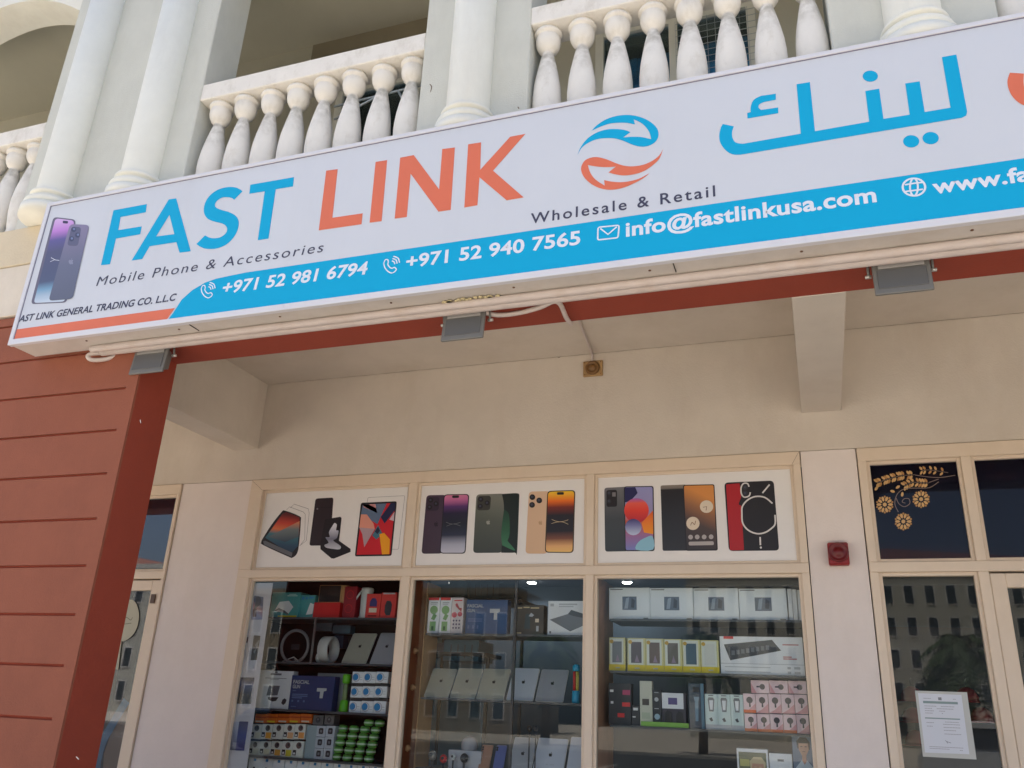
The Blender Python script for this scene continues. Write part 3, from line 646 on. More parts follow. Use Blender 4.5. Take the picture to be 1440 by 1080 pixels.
# ------------------------------------------------------------------ posters in the three upper panes
POST = mat('poster_paper', (232, 229, 226), .5, noise=.02)
PY = 5.2255
def poster(q, label):
    P = [at(*p, PY+.002) for p in q]; x0 = (P[0].x+P[3].x)/2-.004; x1 = (P[1].x+P[2].x)/2+.004
    o = thing('poster', ((x0+x1)/2, PY, 2.485), label, 'poster', 'phone posters in the upper panes of the display window')
    MB().box(x0, x1, PY, PY+.006, 2.481, 3.048, POST).build('sheet', o)
    return o
L1, L2, L3, L4 = PY-.0006, PY-.0012, PY-.0018, PY-.0024
def rq(name, tf, q, r, m, par, Y, n=4): return flat(name, tf, roundquad(q, r, n), Y, m, par)
def pg(name, tf, pts, m, par, Y): return flat(name, tf, pts, Y, m, par)
K = lambda n, c: mat('ink_'+n, c, .45)
INK = K('black', (24, 22, 30)); INKG = K('grey', (120, 118, 122)); INKW = K('white', (232, 230, 228))
p = poster([(374, 694.6), (573.7, 684.4), (563, 797), (358.5, 801)], 'white poster with a tilted phone, an open flip phone and a red tablet')
t = T(340, 640, 5.4)
for q in ([(340, 415), (362, 393), (468, 432), (482, 450), (478, 640), (440, 690)], [(370, 400), (398, 372), (505, 408), (512, 440), (490, 650), (450, 680)]):
    g = MB(); pstroke(g, t, q, .0028, INKG, L1, 0); g.build('screen_film_picture', p)
pg('phone_picture', t, smooth([(155, 640), (225, 530), (300, 435), (330, 422), (440, 465), (448, 500), (440, 620), (430, 710), (415, 755), (385, 778), (355, 772), (160, 682), (150, 660)], 3, True), INK, p, L1)
pg('phone_screen_picture', t, [(178, 628), (308, 448), (338, 432), (438, 472), (440, 520), (425, 690), (385, 738), (350, 735)], grad('tilt_screen', [(0, (18, 40, 60)), (.25, (40, 70, 95)), (.5, (60, 110, 120)), (.62, (210, 110, 60)), (.78, (190, 60, 40)), (1, (90, 20, 24))], diag=.12), p, L2)
pg('screen_glow_picture', t, [(200, 620), (440, 500), (430, 620), (330, 660)], grad('tilt_glow', [(0, (50, 66, 84)), (.6, (110, 120, 120)), (1, (214, 130, 80))]), p, L3)
pg('phone_edge_picture', t, [(162, 655), (178, 650), (385, 742), (378, 772), (170, 682)], K('edge', (96, 98, 104)), p, L3)
rq('flip_phone_picture', t, [(560, 330), (697, 322), (670, 685), (513, 688)], 18, mat('ink_plum_black', (42, 32, 40), .4), p, L1)
g = MB(); pstroke(g, t, [(556, 398), (690, 396)], .003, INK, L2, 0); g.poly(onp(t, disc((574, 408), 7, 10), L2), INKG); g.build('flip_hinge_picture', p)
pg('open_phone_picture', t, [(632, 488), (748, 468), (758, 478), (738, 650), (826, 712), (826, 735), (700, 786), (680, 784), (598, 715), (596, 680)], INK, p, L3)
pg('flower_picture', t, smooth([(705, 515), (722, 530), (716, 570), (735, 575), (722, 630), (695, 650), (750, 690), (742, 715), (690, 712), (640, 702), (628, 682), (660, 665), (635, 625), (668, 622), (662, 585), (690, 535)], 3, True), grad('flower', [(0, (200, 202, 210)), (.4, (120, 122, 140)), (.7, (190, 192, 205)), (1, (230, 232, 236))]), p, L4)
g = MB(); pstroke(g, t, roundquad([(958, 322), (1238, 308), (1190, 715), (900, 712)], 10), .0026, K('pale_line', (150, 148, 150)), L1, 0, True); g.build('screen_film_picture', p)
rq('tablet_picture', t, [(905, 362), (1178, 350), (1137, 765), (858, 770)], 16, INK, p, L2)
pg('tablet_screen_picture', t, [(918, 376), (1165, 364), (1126, 752), (872, 757)], K('red', (200, 30, 44)), p, L3)
for pts, c in (([(918, 376), (1100, 367), (1030, 525), (905, 450)], (92, 112, 140)), ([(1130, 366), (1165, 364), (1160, 420), (1085, 520), (1055, 470)], (30, 36, 74)), ([(918, 376), (1015, 372), (1030, 440), (925, 395)], (226, 160, 160)), ([(905, 450), (950, 450), (1000, 520), (1010, 560), (892, 550)], (222, 150, 130)), ([(892, 550), (1010, 560), (930, 700), (915, 600)], (176, 150, 158)),
               ([(1160, 430), (1155, 500), (1120, 490)], (200, 180, 190)), ([(1045, 600), (1080, 590), (1125, 640), (1120, 752), (1065, 754)], (240, 160, 30)), ([(990, 610), (1035, 530), (1070, 600), (1020, 640)], (60, 110, 130)), ([(1010, 580), (1035, 545), (1050, 575), (1030, 600)], (20, 30, 60))):
    pg('tablet_shape_picture', t, pts, K('c%02x%02x%02x' % c, c), p, L4-.0001*len(pts)-.00002*pts[0][0]/100)
p = poster([(592, 681.8), (821.5, 673), (819.6, 792.6), (583.3, 794.6)], 'white poster with purple, green and gold phone pairs')
t = T(560, 640, 5.143)
def lens(tf, par, pts, r, Y, m=INK):
    for c in pts:
        g = MB(); g.poly(onp(tf, disc(c, r, 16), Y), m); g.poly(onp(tf, disc((c[0]-r*.1, c[1]-r*.1), r*.45, 10), Y-.0003), K('lens', (60, 62, 80))); g.build('lens_picture', par)
rq('phone_back_picture', t, [(205, 290), (350, 288), (320, 712), (168, 714)], 26, grad('purple_back', [(0, (64, 48, 62)), (1, (70, 52, 72))]), p, L1)
rq('camera_island_picture', t, [(212, 303), (300, 303), (292, 402), (202, 404)], 22, K('island', (50, 38, 56)), p, L2); lens(t, p, ((235, 326), (228, 376), (274, 352)), 18, L3)
g = MB(); fruit(g, t, (275, 498), 22, K('purple_emblem', (40, 30, 44)), L2); g.build('emblem_picture', p)
rq('phone_front_picture', t, [(330, 284), (514, 281), (487, 713), (300, 712)], 26, INK, p, L2)
rq('phone_screen_picture', t, [(336, 290), (507, 287), (480, 706), (306, 706)], 22, grad('deep_purple', [(0, (196, 196, 210)), (.14, (170, 172, 190)), (.3, (40, 44, 66)), (.5, (22, 26, 40)), (.68, (34, 24, 54)), (.8, (90, 50, 110)), (.92, (200, 110, 160)), (1, (214, 130, 160))]), p, L3)
rq('notch_picture', t, [(390, 292), (440, 291), (440, 309), (390, 310)], 8, INK, p, L4)
g = MB(); pstroke(g, t, [(345, 485), (380, 497), (410, 497), (450, 486)], .0022, INKG, L4); pstroke(g, t, [(350, 514), (385, 500), (415, 500), (450, 512)], .0022, INKG, L4); g.build('screen_motif', p)
rq('phone_back_picture', t, [(565, 284), (770, 278), (752, 706), (541, 708)], 28, grad('green_back', [(0, (56, 60, 54)), (.6, (84, 88, 78)), (1, (120, 122, 112))], diag=.1), p, L1)
rq('camera_island_picture', t, [(575, 296), (672, 294), (664, 398), (568, 400)], 22, K('island2', (56, 54, 50)), p, L2); lens(t, p, ((598, 320), (594, 370), (643, 346)), 18, L3)
g = MB(); fruit(g, t, (652, 485), 20, K('green_emblem', (150, 152, 142)), L2); g.build('emblem_picture', p)
pg('phone_screen_picture', t, segs([(750, 281), (860, 276), (876, 292)], [(876, 292), (860, 690), (842, 705), (745, 706)], [(745, 706), (765, 400), (750, 281)]), K('dark_green', (14, 30, 28)), p, L3)
pg('green_wave_picture', t, segs([(765, 392), (800, 430), (806, 560), (790, 620)], [(790, 620), (845, 690), (752, 652)], [(752, 652), (745, 560), (765, 392)]), grad('green_wave', [(0, (60, 120, 84)), (.5, (40, 90, 58)), (1, (24, 60, 44))]), p, L4)
rq('phone_back_picture', t, [(945, 264), (1095, 260), (1078, 713), (920, 712)], 28, grad('gold_back', [(0, (214, 176, 140)), (1, (220, 186, 156))]), p, L1)
lens(t, p, ((970, 304), (1020, 328), (968, 360)), 21, L2); g = MB(); fruit(g, t, (1030, 488), 20, K('gold_emblem', (190, 152, 116)), L2); g.build('emblem_picture', p)
rq('phone_front_picture', t, [(1078, 259), (1281, 252), (1268, 708), (1060, 706)], 28, K('bronze', (60, 44, 24)), p, L2)
rq('phone_screen_picture', t, [(1085, 266), (1273, 259), (1260, 701), (1067, 699)], 24, grad('amber_screen', [(0, (234, 190, 110)), (.1, (226, 170, 110)), (.22, (120, 70, 50)), (.34, (26, 20, 28)), (.6, (26, 20, 28)), (.74, (120, 40, 20)), (.84, (236, 110, 20)), (1, (248, 200, 50))]), p, L3)
rq('notch_picture', t, [(1148, 268), (1198, 267), (1198, 286), (1148, 287)], 8, INK, p, L4)
g = MB(); pstroke(g, t, [(1110, 465), (1150, 480), (1190, 480), (1230, 468)], .0024, K('warm_line', (214, 190, 150)), L4); pstroke(g, t, [(1108, 495), (1150, 484), (1190, 484), (1230, 500)], .0024, K('warm_line', (214, 190, 150)), L4); g.build('screen_motif', p)
p = poster([(840, 671), (1111, 660), (1121, 787.8), (839, 791)], 'white poster with bubble and clock screen phones and a red and black phone')
t = T(820, 640, 4.5)
rq('phone_back_picture', t, [(134, 207), (280, 200), (285, 608), (139, 611)], 18, grad('grey_back', [(0, (50, 56, 60)), (.5, (64, 68, 72)), (1, (110, 110, 114))]), p, L1)
rq('camera_island_picture', t, [(147, 222), (214, 219), (215, 326), (148, 328)], 14, INK, p, L2); lens(t, p, ((165, 240), (164, 292)), 14, L3, K('lensdark', (44, 44, 52))); pg('flash_picture', t, [(184, 236), (206, 235), (206, 262), (184, 262)], INKG, p, L3)
rq('phone_front_picture', t, [(258, 198), (446, 195), (453, 607), (265, 608)], 16, INK, p, L2)
rq('phone_screen_picture', t, [(264, 204), (439, 201), (445, 600), (270, 601)], 12, grad('bubble_bg', [(0, (120, 130, 190)), (.2, (150, 110, 160)), (.45, (200, 90, 60)), (.6, (150, 140, 180)), (1, (150, 150, 200))]), p, L3)
pg('bubble_picture', t, [(264, 206), (330, 204), (345, 240), (300, 290), (264, 300)], K('indigo', (30, 30, 84)), p, L4)
pg('bubble_picture', t, disc((338, 350), 78, 24, 78), grad('bubble_red', [(0, (180, 26, 50)), (.5, (226, 60, 40)), (.8, (230, 90, 70)), (1, (150, 90, 170))]), p, L4-.0003)
pg('bubble_picture', t, [(442, 350), (444, 500), (385, 490), (370, 430)], grad('bubble_amber', [(0, (240, 150, 20)), (1, (230, 90, 30))]), p, L4-.0005)
pg('bubble_picture', t, disc((318, 455), 52, 20, 52), grad('bubble_pale', [(0, (190, 200, 225)), (.6, (120, 120, 170)), (1, (60, 50, 110))]), p, L4-.0007)
pg('bubble_picture', t, smooth([(335, 598), (350, 550), (400, 520), (440, 515), (444, 597)], 3, True), K('skyblue', (140, 190, 210)), p, L4-.0009)
rq('phone_back_picture', t, [(490, 192), (650, 186), (662, 604), (503, 606)], 12, grad('black_back', [(0, (40, 40, 46)), (.85, (30, 28, 34)), (.93, (34, 30, 34)), (.95, (120, 112, 104)), (1, (140, 130, 120))]), p, L1)
rq('phone_front_picture', t, [(632, 188), (831, 184), (853, 604), (650, 606)], 14, INK, p, L2)
rq('phone_screen_picture', t, [(638, 194), (825, 190), (846, 596), (656, 598)], 10, grad('brown_screen', [(0, (44, 40, 46)), (.5, (76, 60, 56)), (.75, (150, 100, 66)), (1, (214, 140, 70))], diag=.25), p, L3)
g = MB(); CR = K('cream', (222, 206, 184))
g.poly(onp(t, disc((781, 326), 42, 20, 40), L4), CR); g.poly(onp(t, disc((695, 432), 42, 20, 42), L4), CR); pstroke(g, t, [(760, 330), (782, 325), (778, 350)], .004, K('brown', (130, 90, 60)), L4-.0003, 0)
pstroke(g, t, [(680, 445), (690, 425), (705, 440), (712, 415)], .004, K('brown', (130, 90, 60)), L4-.0003)
for c in ((680, 519), (722, 518), (766, 518), (810, 517)): g.poly(onp(t, disc(c, 15, 14), L4), K('icon', (176, 168, 166)))
g.poly(onp(t, roundquad([(667, 548), (826, 545), (828, 569), (669, 572)], 10), L4), K('icon', (176, 168, 166))); g.build('screen_icons_picture', p, kind='stuff')
rq('phone_back_picture', t, [(893, 174), (1206, 161), (1241, 604), (922, 607)], 26, INK, p, L1)
pg('red_panel_picture', t, segs([(905, 185), (990, 178)], [(990, 178), (1000, 260), (985, 310), (1005, 330), (1008, 420), (1018, 600)], [(1018, 600), (938, 602), (928, 590)], [(928, 590), (905, 185)]), K('phone_red', (172, 22, 34)), p, L2)
g = MB(); GW = K('glyph', (214, 210, 208))
pstroke(g, t, [(1058, 235), (1050, 258), (1020, 266), (1002, 245), (1000, 205), (1015, 180), (1040, 180), (1050, 200)], .0085, GW, L3); pstroke(g, t, [(1135, 240), (1180, 186)], .009, GW, L3, 0)
pstroke(g, t, [(1198, 306), (1150, 268), (1090, 262), (1040, 285), (1008, 325), (1005, 370), (1010, 430), (1045, 475), (1100, 497), (1150, 490), (1190, 465), (1215, 435), (1214, 378)], .009, GW, L3)
pstroke(g, t, [(1120, 518), (1122, 570)], .009, GW, L3, 0); g.poly(onp(t, disc((1125, 585), 7, 10), L3), GW); g.build('glyph_lines_picture', p, kind='stuff')
lens(t, p, ((1026, 205), (1026, 242)), 17, L4, K('lensdark', (44, 44, 52)))

# gold flower decal on the navy pane
GOLD = mat('gold_decal', (176, 128, 74), .4); GOLD2 = mat('pale_gold_decal', (206, 166, 108), .4); LINE = mat('grey_decal_line', (128, 110, 104), .4)
td = T(1200, 620, 6); DY = 5.2312
o = thing('window_decal', at(*td((420, 700)), DY), 'gold flower and leaf spray decal on a navy upper pane', 'decal')
def seed(g, c, a, L, w_, m, Y=DY):
    ca, sa = math.cos(a), math.sin(a); P = []
    for (u, v) in ((-.5, 0), (-.3, .35), (.1, .5), (.4, .3), (.5, 0), (.4, -.3), (.1, -.5), (-.3, -.35)):
        P.append((c[0]+u*L*ca-v*w_*sa, c[1]+u*L*sa+v*w_*ca))
    g.poly(onp(td, P, Y), m)
def spray(pts, n, L, side):
    c = smooth(pts, 6); g = MB(); k_ = len(c)-1
    for i in range(n):
        q = c[int(i*k_/n)]; d = (c[min(int(i*k_/n)+1, k_)]-q).normalized(); nn = Vector((-d.y, d.x)); a = math.atan2(d.y, d.x)
        for s_ in (-1, 1): seed(g, q+nn*s_*L*.55-d*4, a+s_*(-.9), L, L*.55, GOLD2 if (i+s_) % 3 else GOLD)
    P = [at(*td(p_), DY-.0003) for p_ in c]; g.ribbon([(p_.x, p_.z) for p_ in P], .0028, LINE, DY-.0003)
    g.build('leaf_spray', o, kind='stuff')
spray([(200, 355), (300, 320), (400, 295), (520, 285), (640, 305), (740, 308), (860, 290)][:4], 13, 40, 1)
spray([(575, 250), (640, 245), (720, 255), (800, 268)], 5, 36, 1); spray([(430, 380), (500, 350), (580, 355), (640, 355)], 8, 40, 1)
for q in ([(520, 288), (640, 305), (740, 308), (860, 290)], [(380, 600), (350, 530), (370, 450), (430, 405), (520, 398), (640, 395), (720, 345)], [(360, 480), (385, 530), (430, 555), (475, 530), (470, 490), (430, 488), (412, 515), (440, 525)], [(640, 350), (720, 322)]):
    g = MB(); pstroke(g, td, q, .004, LINE, DY-.0004); g.build('stem', o)
g = MB()
for c, a in (((195, 400), 2.2), ((330, 425), .3), ((375, 390), -.6), ((413, 450), 1.7)): seed(g, c, a, 42, 24, GOLD2)
g.build('loose_seeds', o, kind='stuff')
for cx_, cy_ in ((265, 537), (572, 492), (422, 680)):
    g = MB()
    for i in range(10): a = 2*math.pi*i/10; seed(g, (cx_+48*math.cos(a), cy_+48*math.sin(a)), a, 44, 24, GOLD2)
    for i in range(10): a = 2*math.pi*(i+.5)/10; seed(g, (cx_+66*math.cos(a), cy_+66*math.sin(a)), a, 20, 18, GOLD)
    g.poly(onp(td, disc((cx_, cy_), 17, 14), DY), GOLD2); g.build('flower', o)

# ------------------------------------------------------------------ things on the glass
# white phone strip inside the left pane
WY = 5.2440
a, b = at(353.5, 817, WY), at(384.5, 817, WY); t = T(300, 800, 3.857)
xl = at(*t((205, 68)), WY).x; xr = at(*t((325, 68)), WY).x
o = thing('window_sticker', ((xl+xr)/2, WY, .45), 'tall white sticker strip with small phone pictures inside the left pane', 'sticker')
MB().box(xl-.03, xr, WY, WY+.001, .45, 2.385, mat('sticker_white', (200, 198, 206), .5)).build('strip', o)
tt = T(300, 800, 7.714); tu = T(300, 930, 7.2)
SY_ = WY-.0006
def sp(tf, q, m, r=8, Y=SY_): rq('phone_picture', tf, q, r, m, o, Y)
sp(tt, [(445, 290), (545, 305), (530, 550), (412, 552)], grad('case_print', [(0, (120, 126, 160)), (.35, (150, 150, 180)), (.6, (170, 120, 130)), (.8, (60, 80, 120)), (1, (90, 100, 130))], diag=.3)); pg('figure_picture', tt, smooth([(470, 300), (510, 310), (520, 370), (470, 420), (440, 440), (460, 360)], 3, True), K('blueblack', (40, 50, 80)), o, SY_-.0005)
pg('figure_picture', tt, [(430, 440), (470, 430), (465, 520), (425, 520)], K('maroon', (74, 34, 50)), o, SY_-.0005)
sp(tt, [(440, 720), (512, 726), (472, 988), (402, 992)], K('brownblack', (54, 44, 44))); pg('glint_picture', tt, [(490, 770), (500, 780), (450, 920), (435, 900), (470, 850), (450, 830)], INKG, o, SY_-.0005); pg('small_mark_picture', tt, [(368, 740), (382, 740), (370, 802), (356, 800)], K('maroon', (74, 34, 50)), o, SY_)
pg('pale_phone_picture', tt, [(350, 720), (430, 722), (396, 985), (318, 985)], K('palegrey', (188, 186, 194)), o, SY_+.0002)
sp(tu, [(258, 162), (418, 164), (380, 432), (218, 428)], grad('night_print', [(0, (26, 26, 40)), (.4, (34, 36, 56)), (.8, (70, 84, 130)), (1, (50, 54, 80))], diag=.1))
sp(tu, [(178, 612), (355, 610), (312, 905), (138, 895)], grad('steel_print', [(0, (84, 90, 120)), (1, (170, 176, 200))], diag=.2)); sp(tu, [(262, 608), (355, 610), (312, 905), (222, 902)], grad('violet_print', [(0, (56, 50, 120)), (.5, (40, 50, 130)), (1, (50, 46, 90))]), Y=SY_-.0005); lens(tu, o, ((195, 632), (190, 668)), 13, SY_-.0005)
# paper notice on the entrance pane
t = T(1260, 800, 3.857); NY = 5.2342
q = [(118, 675), (352, 680), (398, 1005), (158, 1000)]; P = [at(*t(p), NY) for p in q]
x0 = (P[0].x+P[3].x)/2; x1 = (P[1].x+P[2].x)/2; z1 = (P[0].z+P[1].z)/2; z0 = (P[2].z+P[3].z)/2
o = thing('paper_notice', ((x0+x1)/2, NY, z0), 'white printed form taped inside a clear sleeve on the entrance glass', 'notice')
MB().box(x0-.012, x1+.03, NY+.0009, NY+.0015, z0-.02, z1+.012, mat('clear_sleeve', (188, 190, 186), .3)).build('sleeve', o)
MB().poly([(x0, NY, z0), (x1, NY, z0+.003), (x1+.002, NY, z1-.002), (x0+.001, NY, z1)], mat('notice_paper', (214, 218, 226), .7)).build('sheet', o)
H = z1-z0; W_ = x1-x0; GRN = K('grey_green', (128, 150, 150)); N2 = NY-.0008
def bar(u0, u1, v0, v1, m, nm='printed_bar'): MB().box(x0+W_*u0, x0+W_*u1, N2, NY-.0002, z0+H*v0, z0+H*v1, m).build(nm, o)
bar(.1, .9, .83, .87, GRN); bar(.1, .9, .57, .59, GRN); bar(.46, .54, .89, .94, K('crest', (130, 134, 140)))
g = MB()
for i, (u0, u1, v) in enumerate([(.12, .4, .78), (.5, .85, .78), (.12, .3, .74), (.4, .8, .74), (.12, .36, .70), (.45, .62, .70), (.12, .32, .66), (.5, .55, .66), (.55, .9, .52), (.5, .9, .48), (.12, .3, .5), (.5, .9, .43), (.5, .8, .38), (.12, .28, .44), (.5, .9, .32), (.12, .9, .1), (.12, .6, .07), (.8, .9, .06), (.12, .3, .91), (.8, .9, .91)]):
    for j in range(int((u1-u0)/.035)): g.box(x0+W_*(u0+j*.035), x0+W_*(u0+j*.035+.027), N2, NY-.0002, z0+H*v, z0+H*(v+.010), K('text_grey', (150, 150, 158)))
g.build('printed_text', o, kind='stuff'); g = MB(); g.ribbon([(x0+W_*.5, z0+H*.22), (x0+W_*.55, z0+H*.17), (x0+W_*.53, z0+H*.2), (x0+W_*.62, z0+H*.18)], .002, K('signature', (60, 60, 90)), N2); g.build('signature', o)
# oval cream sticker on the side door
t = T(100, 660, 2.571); OY = 5.2182
o = thing('oval_sticker', at(*t((212, 600)), OY), 'cream scalloped oval sticker on the side door glass', 'sticker')
pg('oval', t, smooth([(205, 470), (232, 480), (245, 520), (240, 565), (222, 600), (188, 622), (150, 610), (140, 560), (150, 500), (175, 475)], 4, True), mat('sticker_cream', (176, 172, 150), .5), o, OY)
g = MB(); pstroke(g, t, [(188, 545), (200, 535), (215, 545), (222, 535)], .005, K('olive', (110, 110, 92)), OY-.0005); pstroke(g, t, [(188, 560), (218, 556)], .005, K('olive', (110, 110, 92)), OY-.0005, 0); g.build('oval_lettering', o)
pg('tail', t, [(172, 622), (182, 624), (170, 725), (158, 722)], mat('sticker_cream', (176, 172, 150), .5), o, OY)
o = thing('curved_panel', at(140, 1050, 5.45), 'curved pale blue panel edge low behind the side door glass', 'panel')
g = MB(); P = [at(*q_, 5.45) for q_ in smooth([(178, 985), (160, 1015), (142, 1050), (134, 1100), (140, 1170)], 4)]; g.ribbon([(p_.x, p_.z) for p_ in P], .07, mat('pale_blue_board', (70, 150, 190), .5), 5.45); g.build('blue_edge', o)
P = [at(*q_, 5.46) for q_ in [(185, 985), (160, 1020), (146, 1060), (140, 1170), (190, 1170)]]; MB().poly(P[::-1], mat('beige_board', (184, 146, 104), .6)).build('beige_board', o)

# ------------------------------------------------------------------ shop lamps (lit in the photograph)
LAMPM = mat('lamp_lens', (255, 250, 240), .5, emit=20)
la = [atz(748, 818, 2.948), atz(882, 817.5, 2.948), atz(638, 819, 2.948)]
for i, (p, lb) in enumerate(zip(la, ('round white ceiling lamp glowing above the middle display', 'round white ceiling lamp glowing above the right display', 'round ceiling lamp glowing dimly above the left end of the middle display'))):
    o = thing('ceiling_lamp', (p.x, p.y, 2.94), lb, 'lamp', 'round lamps in the shop ceiling')
    MB().lathe((p.x, p.y, 2.936), [(.062, .014), (.062, .002), (.05, 0), (.05, .004)], WHITEP, 24, caps=False).build('rim', o)
    MB().lathe((p.x, p.y, 2.938), [(.049, .004), (.045, -.010), (.001, -.014)], LAMPM, 24, caps=False).build('lens', o)
    l_ = bpy.data.lights.new('lamp_light', 'SPOT'); l_.energy = 9; l_.spot_size = R(150); l_.shadow_soft_size = .1; l_.color = (.92, .97, 1)
    lo = bpy.data.objects.new('lamp_light', l_); COL.objects.link(lo); lo.location = (p.x, p.y, 2.90)
# ------------------------------------------------------------------ display racks
PF = 5.42
STEELD = mat('dark_rack_metal', (66, 66, 70), .5, .4); SHG = mat('shelf_board', (70, 72, 76), .4)
RACKG = mat('shelf_glass_edge', (120, 160, 150), .2)
WOOD = mat('varnished_wood', (150, 84, 44), .4, noise=.3, nscale=6, stain=((96, 48, 26), 3, .6, .2)); WOODL = mat('pale_wood', (196, 150, 104), .5, noise=.2, nscale=5)
def rack(name, x0, x1, zs, label, back, posts, board, th=.014):
    o = thing(name, ((x0+x1)/2, 5.55, .02), label, 'display rack', 'display racks behind the shop window')
    for z in zs: MB().box(x0, x1, 5.36, 5.70, z-th, z-.001, board).build('shelf', o)
    if back: MB().box(x0, x1, 5.715, 5.73, .05, 2.5, BLACK).build('back_panel', o)
    for x in posts: MB().box(x-.008, x+.008, 5.335, 5.355, .05, 2.6, STEELD).build('post', o)
    return o
RA = rack('display_rack', -3.86, -2.66, [2.163, 1.860, 1.548, 1.245, .95], 'black backed display rack full of accessories behind the left pane', True, [], SHG)
MB().box(-3.357, -3.345, 5.34, 5.352, 1.85, 2.16, mat('chrome_post', (120, 120, 122), .3, .6)).build('shelf_support', RA)
RB = rack('display_rack', -2.50, -1.38, [2.068, 1.664, 1.245, .95], 'dark display rack of tablets behind the middle pane', False, [-1.86], SHG)
RC = rack('display_rack', -1.24, -.10, [2.170, 1.862, 1.552, 1.15, .95], 'display rack of boxed phones and cases behind the right pane', False, [], SHG)
o = thing('wooden_divider', (-2.60, 5.5, .05), 'varnished brown wooden divider at the left of the middle pane', 'divider', 'wooden dividers between the display racks')
MB().box(-2.625, -2.585, 5.285, 5.72, .05, 2.42, WOOD).build('board', o, bevel=.003); MB().box(-2.580, -2.572, 5.5, 5.72, .05, 2.42, WOODL).build('pale_strip', o)
for z in (1.35, 1.72, 1.95): MB().lathe((-2.583, 5.38, z), [(.018, 0), (.022, .008), (.008, .03)], WOODL, 12, axis='x').build('knob', o)
o = thing('wooden_divider', (-1.33, 5.5, .05), 'pinkish wooden divider at the left of the right pane', 'divider', 'wooden dividers between the display racks')
MB().box(-1.340, -1.300, 5.285, 5.72, .05, 2.42, mat('pink_wood', (190, 140, 112), .5, noise=.25, nscale=4)).build('board', o, bevel=.003)
o = thing('wall_panel', (-2.3, 7.5, .03), 'pale blue panel standing deep in the shop behind the middle display', 'panel')
MB().box(-3.7, -2.9, 7.5, 7.55, .03, 2.7, mat('pale_blue_panel', (120, 160, 186), .6, noise=.06)).build('sheet', o)

# ------------------------------------------------------------------ products
def rect(tf, xl, yt, xr, yb, Y, z0=None):
    ym, xm = (yt+yb)/2, (xl+xr)/2
    x0 = at(*tf((xl, ym)), Y).x; x1 = at(*tf((xr, ym)), Y).x; z1 = at(*tf((xm, yt)), Y).z; zz = at(*tf((xm, yb)), Y).z
    if z0 is not None: z1 += z0-zz if abs(z0-zz) > .012 else 0; zz = z0
    rect.Y = Y
    return x0, x1, zz, z1
def prod(name, label, cat, r, m, prints=(), depth=.08, Y=None, group=None, side=None, texts=(), bev=.0015):
    Y = rect.Y if Y is None else Y
    x0, x1, z0, z1 = r; w_, h = x1-x0, z1-z0
    o = thing(name, ((x0+x1)/2, Y+depth/2, z0), label, cat, group); o.rotation_euler = (0, 0, random.uniform(-.014, .014))
    MB().box(x0, x1, Y, Y+depth, z0, z1, side or m).build('carton', o, bevel=bev)
    if side: MB().poly([(x0+.001, Y-.0004, z0+.001), (x1-.001, Y-.0004, z0+.001), (x1-.001, Y-.0004, z1-.001), (x0+.001, Y-.0004, z1-.001)], m).build('front_face', o)
    y = Y-.0008
    for pr_ in prints:
        k_, mm = pr_[0], pr_[1]; g = MB(); y -= .0003
        U = lambda u, v: (x0+u*w_, y, z0+v*h)
        nm = 'printed_picture'
        if k_ == 'r': u0, v0, u1, v1 = pr_[2:6]; g.poly([U(u0, v0), U(u1, v0), U(u1, v1), U(u0, v1)], mm)
        elif k_ == 'p': g.poly([U(*q_) for q_ in pr_[2]], mm)
        elif k_ == 'd': u, v, r_ = pr_[2:5]; g.poly([(x0+u*w_+r_*h*math.cos(a_*math.pi/9), y, z0+v*h+r_*h*math.sin(a_*math.pi/9)) for a_ in range(18)], mm)
        elif k_ == 'o': u, v, r_, wd = pr_[2:6]; g.ribbon([(x0+u*w_+r_*h*math.cos(a_*math.pi/9), z0+v*h+r_*h*math.sin(a_*math.pi/9)) for a_ in range(18)], wd, mm, y, True)
        elif k_ == 'l':
            for (u0, v0, u1, v1) in pr_[2]: g.poly([U(u0, v0), U(u1, v0), U(u1, v1), U(u0, v1)], mm)
            nm = 'printed_lines'
        g.build(nm, o, kind='stuff' if k_ == 'l' else None)
    for (s_, u0, u1, v, hh, mm) in texts: text(s_, x0+u0*w_, x0+u1*w_, z0+v*h, hh*h, y-.0004, mm, o, offset=.02)
    return o
W1t, W2t, W3t = T(300, 800, 3.857), T(560, 800, 3.857), T(820, 800, 3.856)
TEAL = mat('teal_carton', (72, 158, 160), .5, noise=.06); YELL = mat('yellow_print', (226, 200, 40), .5); REDC = mat('red_carton', (206, 28, 30), .45)
WCART = mat('white_carton', (232, 232, 234), .5, noise=.03); GCART = mat('grey_carton', (150, 154, 160), .5, noise=.05); NAVYC = mat('navy_carton', (28, 48, 98), .45, noise=.06, nscale=6)
DGR = K('dark_grey', (58, 60, 66)); MGR = K('mid_grey', (110, 112, 118)); PINKC = mat('pink_carton', (240, 206, 208), .5); ORG = K('orange', (232, 130, 40)); BLUEI = K('blue', (40, 130, 190)); KRED = K('bright_red', (210, 40, 44)); LGR = K('light_grey', (180, 182, 186)); GRNI = K('green', (90, 160, 80))
CORR = [('r', LGR, .1, .1, .9, .12)]
